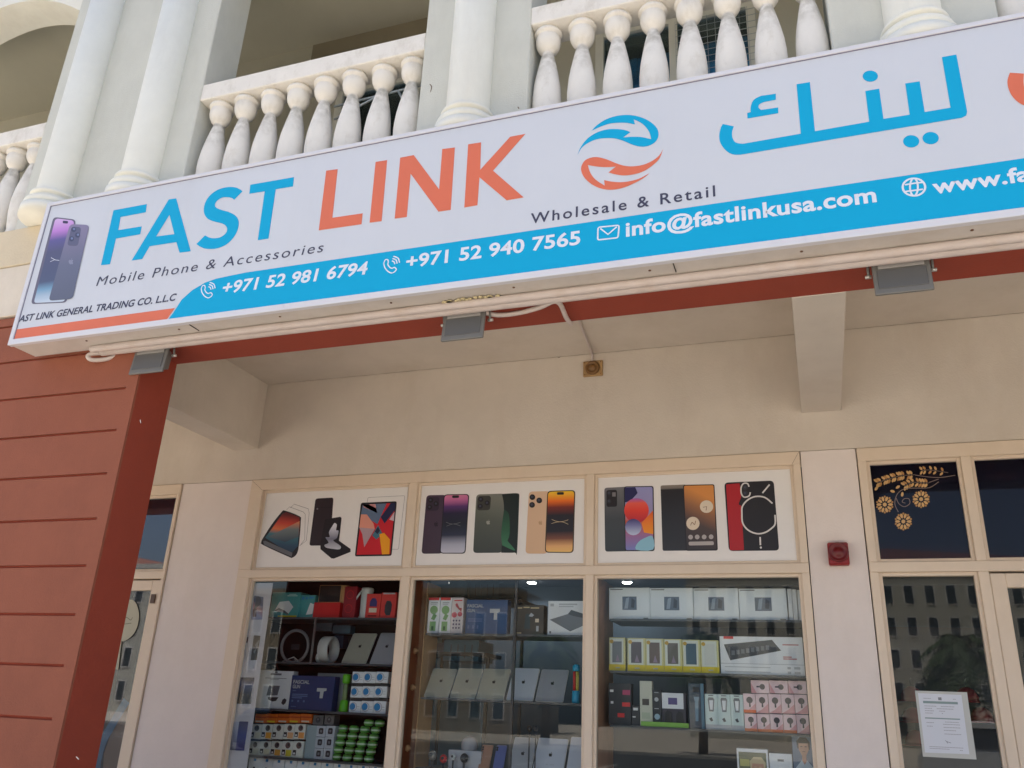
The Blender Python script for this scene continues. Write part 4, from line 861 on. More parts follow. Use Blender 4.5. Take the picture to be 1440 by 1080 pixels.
# left window, top shelf
z = 2.163
prod('boxed_gadget', 'teal box with a white folded gadget picture and yellow strip on the top shelf', 'box', rect(W1t, 312, 127, 468, 266, PF, z), TEAL, [('p', WCART, [(.16, .28), (.3, .62), (.62, .66), (.8, .42), (.66, .16), (.52, .28), (.3, .38)]), ('p', MGR, [(.16, .28), (.3, .38), (.52, .28), (.66, .16), (.64, .10), (.5, .2), (.18, .24)]), ('r', YELL, .3, .0, .95, .09), ('l', K('pale', (170, 210, 210)), [(.55, .84, .9, .88), (.6, .9, .85, .93)])], depth=.12, group='boxed gadgets on the top left shelf')
prod('boxed_gadget', 'smaller teal box with a white flap picture beside the red carton', 'box', rect(W1t, 469, 142, 546, 264, PF+.01, z), TEAL, [('p', WCART, [(.5, .14), (.95, .18), (.98, .6), (.72, .66)]), ('l', BLUEI, [(.1, .8, .25, .92), (.35, .82, .5, .9), (.6, .85, .9, .92)])], depth=.1, group='boxed gadgets on the top left shelf')
o = prod('boxed_watch', 'flat red carton under a black lined open box on the top shelf', 'box', rect(W1t, 542, 182, 686, 266, PF, z), REDC, depth=.13)
x0, x1, z0, z1 = rect(W1t, 565, 86, 688, 181, PF); zt_ = WLOC['boxed_watch'].z
g = MB(); g.box(x0, x1, PF+.02, PF+.10, z0+.001, z1, WOODL); o = g.build('open_case', label='black lined open case with tan rim standing on the red carton', cat='case', bevel=.002)
MB().box(x0+.006, x1-.01, PF+.017, PF+.0195, z0+.005, z1-.004, BLACK).build('black_lining', o, origin=wl(o)); MB().box(x1+.0005, x1+.034, PF+.03, PF+.09, z0+.001, z1, WOODL).build('case_lid', o, origin=wl(o))
prod('tall_red_box', 'tall dark red box with two round marks on the top shelf', 'box', rect(W1t, 705, 96, 772, 268, PF, z), mat('deep_red_carton', (152, 30, 44), .45, noise=.08), [('o', KRED, .5, .74, .13, .004), ('o', KRED, .48, .3, .13, .004)], depth=.07)
x0, x1, z0, z1 = rect(W1t, 778, 100, 850, 266, PF, z); xc = (x0+x1)/2
o = thing('tumbler', (xc, PF+.04, z), 'white cylindrical tumbler with a strap handle on the top shelf', 'tumbler')
r_ = (x1-x0)*.42; WPL = mat('white_plastic', (206, 208, 206), .35)
MB().lathe((xc, PF+.045, 0), [(r_*1.05, z), (r_*1.05, z+.012), (r_*.93, z+.02), (r_*.95, z1-.03), (r_*1.02, z1-.02), (r_, z1-.004), (r_*.9, z1)], WPL, 24).build('cup', o)
MB().tube(smooth([(xc-r_*.9, PF+.03, z1-.02), (xc-r_*1.5, PF+.01, z1-.08), (xc-r_*1.75, PF+.01, z1-.11)], 4), .007, WPL, 8).build('strap', o)
prod('phone_case_pack', 'red blister pack with a violet and cream screen picture, left of its pair', 'pack', rect(W1t, 828, 135, 905, 263, PF, z), mat('coral_pack', (220, 66, 60), .45), [('p', K('violet_blue', (64, 60, 120)), [(.26, .48), (.76, .48), (.76, .68), (.62, .82), (.4, .82), (.26, .68)]), ('r', K('cream', (222, 206, 184)), .24, .24, .78, .42), ('r', K('deepred', (120, 20, 30)), .2, .08, .8, .13)], depth=.05, group='red accessory packs')
prod('phone_case_pack', 'red blister pack with a grey oval device picture, right of its pair', 'pack', rect(W1t, 909, 128, 990, 262, PF, z), mat('coral_pack', (220, 66, 60), .45), [('p', DGR, [(.28, .25), (.4, .12), (.66, .12), (.74, .3), (.74, .55), (.62, .68), (.38, .68), (.28, .5)]), ('r', LGR, .1, .93, .9, .99)], depth=.05, group='red accessory packs')
# second shelf
z = 1.860
RINGM = mat('ring_light_shell', (128, 128, 130), .4)
c = at(*W1t((442, 420)), PF+.03); rr = abs(at(*W1t((514, 420)), PF+.03).x-at(*W1t((370, 420)), PF+.03).x)/2
o = thing('ring_light', (c.x, PF+.03, z), 'grey ring light on a small tripod in front of the black panel', 'ring light')
g = MB(); P = [(c.x+rr*math.cos(a), PF+.03, c.z+rr*math.sin(a)) for a in [R(-60+i*11.5) for i in range(32)]]; g.tube(P, .0105, RINGM, 10); g.build('ring', o)
MB().box(c.x-.03, c.x+.03, PF+.03, PF+.04, c.z-.02, c.z+.015, DGR).build('phone_holder', o); MB().tube([(c.x, PF+.035, c.z-rr), (c.x, PF+.035, z+.03)], .005, DGR, 6).build('stem', o)
for dx, dy in ((-.09, 0), (.05, .0), (-.02, .07)): MB().tube([(c.x, PF+.035, z+.035), (c.x+dx, PF+.035+dy, z+.004)], .0035, WPL, 6).build('leg', o)
x0, x1, z0, z1 = rect(W1t, 566, 335, 638, 508, PF, z)
o = thing('headphones', ((x0+x1)/2, PF+.05, z), 'white wide band headphones standing edge on', 'headphones')
g = MB(); P = smooth([((x0+x1)/2+.004, PF, z1-.09), ((x0+x1)/2+.004, PF+.01, z1-.03), ((x0+x1)/2+.002, PF+.06, z1), ((x0+x1)/2-.008, PF+.11, z1-.03), ((x0+x1)/2-.01, PF+.12, z1-.09)], 4)
xw = (x1-x0)*.38
MB().lathe(((x0+x1)/2, PF+.06, z+.092), [(.083, -xw), (.090, -xw*.9), (.090, xw*.9), (.083, xw), (.072, xw*.9), (.072, -xw*.9), (.083, -xw)], mat('pale_headband', (196, 196, 192), .4), 30, axis='x', caps=False).build('headband', o)
for s_ in (-1,): MB().lathe(((x0+x1)/2-xw-.008, PF+.03, z+.035), [(.03, -.012), (.034, 0), (.03, .012)], WPL, 18, axis='x').build('ear_cup', o)
TABS = mat('tablet_aluminium_warm', (182, 180, 164), .4, .15, noise=.04); TABG = mat('tablet_aluminium_grey', (172, 174, 180), .4, .15, noise=.04); TABL = mat('tablet_aluminium_light', (202, 206, 216), .4, .15, noise=.03); EDGE = mat('tablet_edge', (222, 220, 214), .3, .2)
def tablet(tf, bl, br, tl, tr, z, m, label, marks=True, Yb=5.44):
    a = at(*tf(bl), Yb); b = at(*tf(br), Yb); x0, x1 = a.x, b.x
    zt = at(*tf(((tl[0]+tr[0])/2, (tl[1]+tr[1])/2)), Yb+.13).z; hv = zt-z; Yt = Yb+.13; wdt = x1-x0
    o = thing('tablet', ((x0+x1)/2, (Yb+Yt)/2, z), label, 'tablet', 'tablets leaning on the display shelves')
    e = Vector((0, Yt-Yb, hv)); L = e.length; e.normalize(); n_ = Vector((0, -e.z, e.y))
    O = Vector((x0, Yb, z+.002))
    def fp_(u, v, k_): return O+Vector((u, 0, 0))+e*v+n_*k_
    c4 = [fp_(u, v, 0) for u, v in [(p_.x, p_.y) for p_ in roundquad([(0, 0), (wdt, 0), (wdt, L), (0, L)], .011, 4)]]
    g = MB(); g.prism(c4[::-1], tuple(n_*-.007), EDGE); g.build('edge', o)
    g = MB(); g.poly([p_+n_*.0006 for p_ in [fp_(u, v, 0) for u, v in [(p_.x, p_.y) for p_ in roundquad([(.0015, .003), (wdt-.0015, .003), (wdt-.0015, L-.0015), (.0015, L-.0015)], .010, 4)]]], m); g.build('back_shell', o)
    g = MB()
    def loc(pts, k_): return [fp_(u*wdt, v*L, k_) for u, v in pts]
    s_ = .035; cx_, cy_ = .5*wdt, .57*L
    S_ = [(-.0, .35), (-.45, .5), (-.75, .1), (-.6, -.5), (-.25, -.85), (0, -.72), (.3, -.85), (.6, -.45), (.38, -.1), (.6, .3), (.35, .48)]
    g.poly([fp_(cx_+u*.017, cy_+v*.017, .0013) for u, v in S_], INK); g.poly([fp_(cx_+u*.017, cy_+v*.017, .0013) for u, v in [(0, .5), (.22, .62), (.3, 1.0), (.05, .85)]], INK); g.build('emblem', o)
    if marks:
        g = MB()
        for u in (.42, .55, .62): g.poly(loc([(u, .3), (u+.04, .3), (u+.04, .325), (u, .325)], .0013), LGR)
        g.build('small_print', o, kind='stuff')
    MB().box(x0+wdt*.3, x0+wdt*.7, Yt+.02, Yt+.03, z, z+hv*.6, DGR).build('stand_prop', o)
    return o
tablet(W1t, (693, 510), (825, 512), (735, 353), (880, 350), z, TABS, 'warm grey tablet leaning left of its twin under the red packs')
tablet(W1t, (846, 512), (968, 514), (888, 350), (1010, 348), z, TABG, 'grey tablet leaning against the right end of the second left shelf', False)
for i, (xa, xb, ya, yb, c_) in enumerate(((545, 640, 292, 335, (66, 82, 96)), (645, 740, 305, 350, (60, 92, 112)), (650, 700, 360, 430, (44, 58, 76)))):
    x0, x1, z0, z1 = rect(W1t, xa, ya, xb, yb, 5.62)
    MB().box(x0, x1, 5.63, 5.70, z0, z1, mat('back_box_%d' % i, c_, .6, noise=.2, nscale=20)).build('back_shelf_box', label=('dim slate box stacked behind the headphones', 'dim blue patterned box behind the leaning tablets', 'small dark blue box behind the first tablet')[i], cat='box')
# third shelf
z = 1.548
prod('laptop_stand_box', 'white carton showing a grey stand and mouse on the third left shelf', 'box', rect(W1t, 236, 552, 425, 756, PF, z), WCART, [('p', MGR, [(.3, .33), (.62, .35), (.66, .6), (.34, .6)]), ('p', DGR, [(.35, .29), (.66, .3), (.6, .2), (.5, .18), (.38, .22)]), ('p', DGR, [(.76, .15), (.82, .1), (.88, .15), (.9, .24), (.84, .28), (.78, .24)]), ('l', MGR, [(.34, .88, .66, .93), (.46, .94, .54, .98), (.2, .79, .82, .805), (.36, .76, .6, .77)])], depth=.06)
prod('massage_gun_box', 'navy FASCIAL GUN carton on the third left shelf', 'box', rect(W1t, 415, 580, 650, 774, PF-.03, z), NAVYC, [('p', LGR, [(.62, .55), (.62, .65), (.84, .65), (.84, .58), (.78, .56), (.77, .36), (.7, .36), (.7, .55)]), ('l', K('pale_navy', (84, 104, 150)), [(.06, .43, .42, .46), (.06, .38, .42, .41), (.06, .33, .3, .36), (.06, .22, .1, .28), (.2, .22, .24, .28), (.33, .22, .37, .28), (.06, .08, .18, .10), (.06, .54, .14, .56)])], depth=.07, texts=(('FASCIAL', .05, .43, .76, .10, LGR), ('GUN', .05, .22, .62, .10, LGR)), group='massage gun cartons')
prod('grey_carton', 'plain grey carton peeping out behind the navy carton', 'box', rect(W1t, 555, 566, 712, 770, PF+.08, z), GCART, depth=.1)
x0, x1, z0, z1 = rect(W1t, 668, 570, 730, 768, PF, z); xc = (x0+x1)/2; GR = mat('lime_plastic', (104, 190, 40), .35); hh = z1-z0
o = thing('lime_bottle', (xc, PF+.04, z), 'lime green waisted bottle beside the stack of white boxes', 'bottle')
MB().lathe((xc, PF+.04, z), [(.030, 0), (.031, .006), (.027, hh*.28), (.020, hh*.31)], GR, 20).build('base', o); MB().lathe((xc, PF+.04, z), [(.0175, hh*.31), (.017, hh*.75)], mat('grey_green_sleeve', (130, 150, 104), .4), 20).build('sleeve', o)
MB().lathe((xc, PF+.04, z), [(.020, hh*.75), (.027, hh*.78), (.027, hh*.97), (.02, hh)], GR, 20).build('cap', o)
ORD = ['leftmost', 'second from the left', 'middle', 'second from the right', 'rightmost']
for rI, (ya, yb, xs_) in enumerate(((558, 619, (752, 816, 882, 950)), (637, 698, (744, 808, 873, 943)), (717, 776, (735, 801, 868, 937)))):
    for cI in range(3):
        x0, x1, z0, z1 = rect(W1t, xs_[cI]+1, ya, xs_[cI+1]-1, yb, PF)
        if rI == 2: z0 = z
        prod('plug_box', 'white box with blue disc, %s in the %s row of nine' % (('leftmost', 'middle', 'rightmost')[cI], ('top', 'middle', 'bottom')[rI]), 'box', (x0, x1, z0, z1), WCART, [('o', LGR, .36, .5, .36, .006), ('d', BLUEI, .3, .52, .30), ('l', LGR, [(.68, .3, .92, .34), (.68, .5, .9, .54)])], depth=.08, group='white boxes with blue discs')
    if rI < 2:
        x0, x1, z0, z1 = rect(W1t, 748-rI*8, (620, 699)[rI], 948-rI*7, (636, 716)[rI], PF)
        MB().box(x0, x1, PF+.015, PF+.09, z0+.0005, z1-.0005, K('dark_card', (66, 64, 62))).build('card_divider', label='dark card tray under the %s row of the stack of nine' % ('top', 'middle')[rI], cat='tray')
# fourth shelf: orange strip boxes, earphone boxes, six light boxes, green tubs
z = 1.245
for i in range(5):
    x0, x1, z0, z1 = rect(W1t, 226+i*62, 786, 226+i*62+60, 836, PF+.03)
    prod('orange_pack', 'flat orange pack lying on the earphone boxes, %s of five' % ORD[i], 'pack', (x0, x1, z0, z1), mat('orange_pack', (224, 110, 30), .5, noise=.12, nscale=20), [('r', K('deep_orange', (190, 70, 20)), 0, .55, 1, .7), ('r', YELL if i % 2 else CR, .1, .08, .8, .25)], depth=.09, group='flat orange packs on the earphone boxes')
for i, (xa, xb) in enumerate(((540, 596), (602, 654))):
    x0, x1, z0, z1 = rect(W1t, xa, 792, xb, 846, PF+.02)
    prod('camera_pack', ('small grey pack behind the right end of the orange packs', 'small grey pack with a dark lens picture above the six light boxes')[i], 'pack', (x0, x1, z0, z1), K('greypack', (96, 96, 98)), [('d', DGR, .5, .5, .3), ('d', INKG, .5, .55, .1)], depth=.08)
EARC = [(GRNI, CR), (ORG, ORG), (LGR, CR), (ORG, K('peach', (220, 160, 110))), (ORG, ORG)]
ebody = mat('earphone_carton', (220, 220, 212), .5)
ecol = [[(226, 222, 200), (240, 170, 70), (222, 222, 214), (224, 170, 124), (236, 160, 84)], [(222, 220, 206), (220, 216, 190), (232, 170, 80), (214, 196, 60), (226, 226, 216)]]
for rI in range(2):
    for cI in range(5):
        xl = 202+cI*59.5-rI*10; x0, x1, z0, z1 = rect(W1t, xl, 842+rI*92, xl+58, 924+rI*94, PF)
        if rI == 1: z0 = z
        cc_ = ecol[rI][cI]
        prod('earphone_box', 'small earphone box with a %s corner block, %s in the %s row' % (((('pale', 'orange', 'white', 'peach', 'amber'), ('cream', 'straw', 'orange', 'yellow', 'pale'))[rI][cI]), ORD[cI], ('upper', 'lower')[rI]), 'box', (x0, x1, z0, z1), ebody,
             [('d', K('ear_%d' % (cI+rI) , (70+8*cI, 78, 76)), .55, .74, .20), ('d', K('ear_dark', (40, 44, 46)), .6, .78, .09), ('r', K('b%02x%02x%02x' % cc_, cc_), .42, .06, .94, .46), ('r', K('ear_black', (36, 34, 32)), .06, .14, .36, .46), ('d', INKW, .2, .25, .07)], depth=.07, group='small earphone boxes')
x0, x1, z0, z1 = rect(W1t, 500, 848, 556, 1032, PF+.005, z)
prod('pale_blue_box', 'plain pale blue grey box between the earphone boxes and the six light boxes', 'box', (x0, x1, z0, z1), mat('pale_blue_carton', (150, 166, 172), .5, noise=.05), depth=.07)
for rI in range(3):
    for cI in range(2):
        xl = 560+cI*50-rI*7; x0, x1, z0, z1 = rect(W1t, xl, 851+rI*61, xl+49, 911+rI*61, PF)
        if rI == 2: z0 = z
        prod('watch_box', 'pale box with dark watch picture, %s one in the %s row of six' % (('left', 'right')[cI], ('top', 'middle', 'bottom')[rI]), 'box', (x0, x1, z0, z1), mat('silver_carton', (184, 188, 196), .5), [('p', INK, [(.3, .25), (.7, .25), (.76, .35), (.76, .72), (.68, .8), (.34, .8), (.26, .7), (.26, .35)]), ('r', MGR, .4, .4, .62, .62)], depth=.06, group='pale watch boxes stacked in threes')
TUBG = mat('green_tub', (92, 152, 66), .4, noise=.08, nscale=20); TUBW = mat('white_tub_band', (196, 214, 190), .4)
tub0 = None
for rI in range(6):
    for cI in range(4):
        if rI == 0 and cI < 2: continue
        u = 702+cI*59-rI*9.5+(12 if rI == 0 else 0); yc = (816, 853, 897, 940, 983, 1023)[rI]
        p_ = at(*W1t((u+14, yc+2)), PF+.04); x_ = p_.x
        z_ = z+.0445*(5-rI)
        lb = 'green and white tub, %s in the %s row of its stack' % (('leftmost', 'second from the left', 'third from the left', 'rightmost')[cI], ('top', 'second', 'third', 'fourth', 'fifth', 'bottom')[rI])
        if tub0 is None:
            tub0 = thing('green_tub', (x_, PF+.04, z_), lb, 'tub', 'green tubs stacked at the end of the fourth shelf')
            MB().lathe((x_, PF+.04, z_), [(.024, 0), (.031, .008), (.033, .016)], TUBG, 18).build('bowl', tub0)
            MB().lathe((x_, PF+.04, z_), [(.0335, .0163), (.0345, .02), (.0335, .026)], TUBW, 18).build('band', tub0)
            MB().lathe((x_, PF+.04, z_), [(.033, .0263), (.030, .037), (.018, .0425), (.001, .0435)], TUBG, 18).build('lid', tub0); continue
        c = copy_tree(tub0, None, Vector((x_, PF+.04, z_))-wl(tub0)); c['label'] = lb
# fifth row under the shelf
for i in range(11):
    x0, x1, z0, z1 = rect(W1t, 186+i*66, 1042+i*.8, 186+i*66+63, 1150, PF-.02)
    prod('earbud_box', 'white earbud box with blue clip, %s along the lowest visible row' % ('first', 'second', 'third', 'fourth', 'fifth', 'sixth', 'seventh', 'eighth', 'ninth', 'tenth', 'eleventh')[i], 'box', (x0, x1, .95, 1.228), WCART, [('p', DGR, [(.5, .62), (.62, .68), (.6, .8), (.42, .8), (.4, .7)]), ('r', BLUEI, .4, .93, .62, .99), ('d', K('earbud_dark', (50, 40, 40)), .3, .5, .05)], depth=.07, group='white earbud boxes along the lowest visible row')
# ------------------------------------------------------------------ middle window
z = 2.068
gp = K('greenprint', (126, 170, 110))
for i, (xa, xb) in enumerate(((161, 223), (225, 285), (287, 350))):
    body = WCART if i < 2 else mat('blush_carton', (224, 208, 206), .5)
    pr_ = [('r', KRED, 0, .92, .9, 1), ('l', LGR, [(.2, .84, .8, .87), (.2, .8, .7, .82)]), ('r', gp, .22, .07, .74, .33), ('d', gp, .5, .65, .12), ('p', gp, [(.3, .4), (.6, .36), (.8, .5), (.5, .56)]), ('r', K('deep_green', (50, 100, 50)), .38, .09, .58, .2)] if i < 2 else [('l', KRED, [(.2, .9, .9, .93)]), ('p', K('pinkred', (200, 80, 90)), [(.3, .8), (.45, .85), (.85, .6), (.9, .7), (.7, .66), (.4, .74)]), ('d', K('pinkred', (200, 80, 90)), .28, .52, .08), ('d', K('pinkred', (200, 80, 90)), .75, .54, .07)]+[('d', K('plum', (80, 50, 90)), .25+.25*(j % 3), .36-.1*(j//3), .025) for j in range(9)]
    prod('toy_box', ('white toy box with green pictures and red top, left of the green pair', 'white toy box with green pictures and red top, right of the green pair', 'blush toy box with red and purple dot pictures')[i], 'box', rect(W2t, xa, 155, xb, 351, PF, z), body, pr_, depth=.07, group='narrow toy boxes on the top middle shelf')
prod('massage_gun_box', 'blue FASCIAL GUN carton on the top middle shelf', 'box', rect(W2t, 366, 168, 592, 354, PF+.01, z), mat('blue_carton', (34, 74, 124), .45, noise=.08, nscale=6), [('p', LGR, [(.58, .62), (.58, .74), (.82, .74), (.82, .66), (.76, .62), (.76, .42), (.68, .42), (.68, .62)]), ('l', K('pale_navy', (84, 104, 150)), [(.06, .42, .4, .46), (.06, .36, .4, .4), (.06, .16, .1, .26), (.17, .16, .21, .26), (.28, .16, .32, .26)])], depth=.07, texts=(('FASCIAL', .03, .42, .78, .09, LGR), ('GUN', .03, .22, .64, .09, LGR)), group='massage gun cartons')
prod('tool_box', 'dark brown carton with gold lettering and tool pictures', 'box', rect(W2t, 625, 196, 790, 352, PF, z), mat('umber_carton', (66, 60, 56), .5, noise=.15, nscale=12), [('l', K('gilt', (196, 180, 140)), [(.06, .88, .28, .92), (.32, .9, .52, .94), (.56, .88, .84, .92)]), ('p', K('teal_dark', (40, 62, 70)), [(.36, .2), (.56, .2), (.54, .7), (.4, .7)]), ('p', LGR, [(.5, .62), (.58, .74), (.68, .66), (.62, .6)]), ('r', K('cream', (222, 206, 184)), .72, .42, .84, .54), ('r', LGR, .76, .12, .84, .3), ('l', K('gilt', (196, 180, 140)), [(.04, .04, .28, .08)])], depth=.08)
prod('mouse_mat_box', 'large white carton with a folded dark mat picture', 'box', rect(W2t, 812, 174, 1010, 358, PF, z), WCART, [('p', DGR, [(.05, .45), (.55, .62), (.64, .74), (1, .62), (1, .3), (.62, .12)]), ('p', MGR, [(.05, .45), (.55, .62), (.7, .56), (1, .5), (1, .3), (.62, .14)]), ('l', LGR, [(.3, .88, .8, .92), (.3, .82, .7, .85), (.06, .84, .16, .92)]), ('r', MGR, .05, .05, .1, .12)], depth=.09)
z = 1.664
for i, (bl, br, tl, tr, m_) in enumerate((((137, 697), (270, 700), (185, 545), (322, 540), TABS), ((277, 702), (415, 705), (325, 542), (462, 542), TABS), ((420, 706), (568, 712), (470, 545), (612, 545), TABS), ((584, 716), (730, 718), (624, 540), (755, 541), TABL), ((742, 720), (893, 724), (772, 548), (915, 548), TABG))):
    tablet(W2t, bl, br, tl, tr, z, m_, ('greenish grey tablet leaning at the left end of the row of five', 'second tablet from the left in the row of five', 'third tablet from the left in the row of five', 'pale bluish tablet in the row of five', 'grey tablet beside the striped toy tube')[i], i in (0, 2, 4))
x0, x1, z0, z1 = rect(W2t, 930, 516, 988, 724, PF, z); xc = (x0+x1)/2; hh = z1-z0; CY = mat('cyan_plastic', (40, 160, 200), .35)
o = thing('toy_tube', (xc, PF+.03, z), 'toy tube with cyan ends and red and yellow stripes', 'toy')
MB().lathe((xc, PF+.03, z), [(.024, 0), (.027, .01), (.025, hh*.3), (.02, hh*.32)], CY, 16).build('lower_end', o)
MB().lathe((xc-.012, PF+.03, z), [(.009, hh*.32), (.009, hh*.82)], KRED, 10).build('red_rod', o); MB().lathe((xc+.008, PF+.028, z), [(.010, hh*.32), (.010, hh*.82)], mat('straw_plastic', (206, 190, 90), .4), 10).build('yellow_rod', o)
MB().lathe((xc, PF+.03, z), [(.02, hh*.82), (.025, hh*.84), (.024, hh*.96), (.012, hh)], CY, 16).build('upper_end', o)
for i, (xa, ya, xb, yb, c_, lb, Yb_) in enumerate(((150, 398, 246, 448, (84, 84, 116), 'dim purple box behind the middle display', 5.95), (246, 388, 436, 500, (60, 110, 140), 'dim teal ribbed box behind the middle display', 5.95), (275, 60, 375, 150, (120, 160, 176), 'pale blue box high behind the narrow toy boxes', 6.3), (385, 66, 545, 160, (84, 116, 134), 'blue grey box with figure outlines high at the back', 6.3), (545, 80, 632, 160, (66, 96, 116), 'dim blue box high at the back beside the figure box', 6.3))):
    x0, x1, z0, z1 = rect(W2t, xa, ya, xb, yb, Yb_)
    o = prod('stock_box', lb, 'box', (x0, x1, z0, z1), mat('stock_%d' % i, c_, .6, noise=.2, nscale=8), [('l', K('stockline', (50, 66, 84)), [(.2+.2*j, .15, .23+.2*j, .8) for j in range(4)])] if i in (1, 3) else (), depth=.3, Y=Yb_, group='stock boxes behind the middle display')
o = thing('stock_shelving', (-2.6, 6.1, .03), 'dark stock shelving behind the middle display', 'shelving')
for i, (xa, xb, ypx, Yb_) in enumerate(((145, 445, 449, 5.95), (270, 640, 162, 6.3))):
    x0 = at(*W2t((xa, ypx)), Yb_).x; x1 = at(*W2t((xb, ypx)), Yb_).x; zz = at(*W2t(((xa+xb)/2, ypx)), Yb_).z
    MB().box(x0-.05, x1+.05, Yb_-.02, Yb_+.32, zz-.03, zz-.004, STEELD).build('shelf', o)
    for x_ in (x0-.05, x1+.03): MB().box(x_, x_+.02, Yb_+.05, Yb_+.07, .03, zz-.03, STEELD).build('upright', o)
# bottom shelf of the middle window
z = 1.235
o = thing('globe_lamp', tuple(at(*W2t((385, 1010)), PF+.08)), 'matt grey ball lamp on the lowest middle shelf', 'lamp'); c = at(*W2t((387, 957)), PF+.08); rb = .055; 
WLOC[o.name] = Vector((c.x, c.y, z)); o.location = (c.x, c.y, z)
MB().lathe((c.x, c.y, c.z), [(max(.001, rb*math.cos(R(a))), rb*math.sin(R(a))) for a in range(-90, 91, 10)], mat('matt_grey_ball', (150, 150, 156), .7), 24).build('ball', o); MB().lathe((c.x, c.y, z), [(.03, 0), (.03, .01), (.012, .02), (.012, max(.03, c.z-z-rb+.01))], DGR, 14).build('foot', o)
prod('light_carton', 'white grey carton low in front of the ball lamp', 'box', rect(W2t, 270, 985, 448, 1100, PF+.02), mat('dull_white_carton', (176, 176, 182), .5), depth=.06).name
def ball(name, label, cat, px, r_, m, parts=()):
    c = at(*W2t(px), PF-.02); o = thing(name, (c.x, c.y, c.z-r_), label, cat)
    MB().lathe((c.x, c.y, c.z), [(max(.001, r_*math.cos(R(a))), r_*1.1*math.sin(R(a))) for a in range(-90, 91, 15)], m, 16).build('body', o)
    MB().lathe((c.x, c.y-r_*.8, c.z+r_*.2), [(r_*.45, 0), (r_*.4, -r_*.25), (.001, -r_*.28)], parts or DGR, 12, axis='y').build('lens', o)
    MB().lathe((c.x, c.y, 1.236), [(r_*.9, 0), (r_*.8, .006), (r_*.3, .012), (r_*.3, max(.02, c.z-r_*.9-1.236))], DGR, 12).build('foot', o)
    return o
ball('camera', 'small silver ball camera at the left of the lowest middle shelf', 'camera', (186, 1012), .027, mat('silver_ball', (150, 146, 140), .3, .4)); ball('camera', 'small bright red ball camera on the lowest middle shelf', 'camera', (246, 1030), .024, KRED, INK)
ball('camera', 'small white camera with a dark round cap on the lowest middle shelf', 'camera', (298, 1020), .018, WPL); ball('speaker', 'black egg shaped speaker on the lowest middle shelf', 'speaker', (358, 1026), .026, BLACK)
ball('camera', 'tiny dark camera floating left of its twin above the silver tablets', 'camera', (713, 868), .017, BLACK)['label'] = 'dark oval camera on a thin foot, left of its twin'; ball('camera', 'x', 'camera', (747, 866), .015, DGR)['label'] = 'dark grey camera on a thin foot, right of its twin'
def phone(tf, q, m, label, grp='phones leaning on the lowest middle shelf'):
    a = at(*tf(q[0]), PF); b = at(*tf(q[1]), PF); t0 = at(*tf(q[2]), PF+.07); t1 = at(*tf(q[3]), PF+.07); zb_ = 1.237
    o = thing('phone', ((a.x+b.x)/2, PF+.03, zb_), label, 'phone', grp)
    wd = (b.x-a.x); zt = (t0.z+t1.z)/2; x0 = (a.x+t0.x)/2; x1 = x0+(wd+(t1.x-t0.x))/2
    P = [(x0, PF, zb_), (x1, PF, zb_), (x1, PF+.07, zt), (x0, PF+.07, zt)]
    g = MB(); g.prism(roundquad(P, .009), (0, .009, .003), m); g.build('body', o)
    g = MB()
    for k_ in (.84, .92): 
        yy = PF+.07*k_; zz = zb_+(zt-zb_)*k_; g.add([(x0+.008+.009*math.cos(j*math.pi/5)*.8, yy-.002+.003*math.sin(j*math.pi/5), zz+.007*math.sin(j*math.pi/5)) for j in range(10)], [list(range(10))], INK)
    g.build('camera_lenses', o, kind='stuff'); return o
phone(W2t, [(425, 1078), (488, 1080), (462, 956), (516, 958)], mat('copper_phone', (176, 128, 100), .35, .3), 'copper coloured phone leaning beside the ball lamp'); phone(W2t, [(508, 1079), (566, 1080), (536, 958), (590, 960)], mat('blue_phone', (92, 104, 160), .3, .3), 'blue phone leaning beside the copper one')
for i, (bl, br, tl, tr, m_, lb) in enumerate((((590, 1110), (715, 1112), (625, 914), (722, 916), TABG, 'small grey tablet with a bright top edge on the lowest middle shelf'), ((722, 1112), (890, 1114), (762, 920), (908, 922), TABL, 'silver tablet second from the right on the lowest middle shelf'), ((905, 1114), (1080, 1116), (930, 915), (1070, 916), TABL, 'silver tablet half hidden by the window frame at the lowest middle shelf'))):
    tablet(W2t, bl, br, tl, tr, 1.236, m_, lb, i == 1, Yb=5.40)
# ------------------------------------------------------------------ right window
z = 2.170
for i, (xa, xb) in enumerate(((141, 362), (364, 598), (600, 844), (847, 1106))):
    prod('phone_box', 'wide white carton with slate picture, %s of four on the top shelf' % ('leftmost', 'second from the left', 'third from the left', 'rightmost')[i], 'box', rect(W3t, xa, 102+i*1.5, xb, 272+i*5, PF, z), mat('cool_white_carton', (230, 234, 238), .5, noise=.03), [('r', K('slate_print', (92, 104, 122)), .33, .3, .68, .72), ('p', K('steel_print2', (150, 162, 178)), [(.38, .34), (.46, .34), (.5, .7), (.42, .66)]), ('p', K('slate_dark', (56, 62, 76)), [(.54, .38), (.62, .36), (.64, .6), (.56, .68)]), ('l', MGR, [(.03, .93, .34, .96), (.84, .02, .96, .06)])], depth=.12, group='wide white cartons on the top right shelf')
for i in range(3): prod('white_folder', 'thin white upright box, %s of three beside the wide cartons' % ('left', 'middle', 'right')[i], 'box', rect(W3t, 1112+i*26, 108+i*3, 1112+i*26+24, 286+i*2, PF+.01*i, z), WCART, depth=.1, group='thin upright white boxes')
z = 1.862
ycol = [(120, 124, 130), (92, 84, 92), (110, 92, 86), (112, 104, 98), (70, 96, 116), (214, 214, 206)]
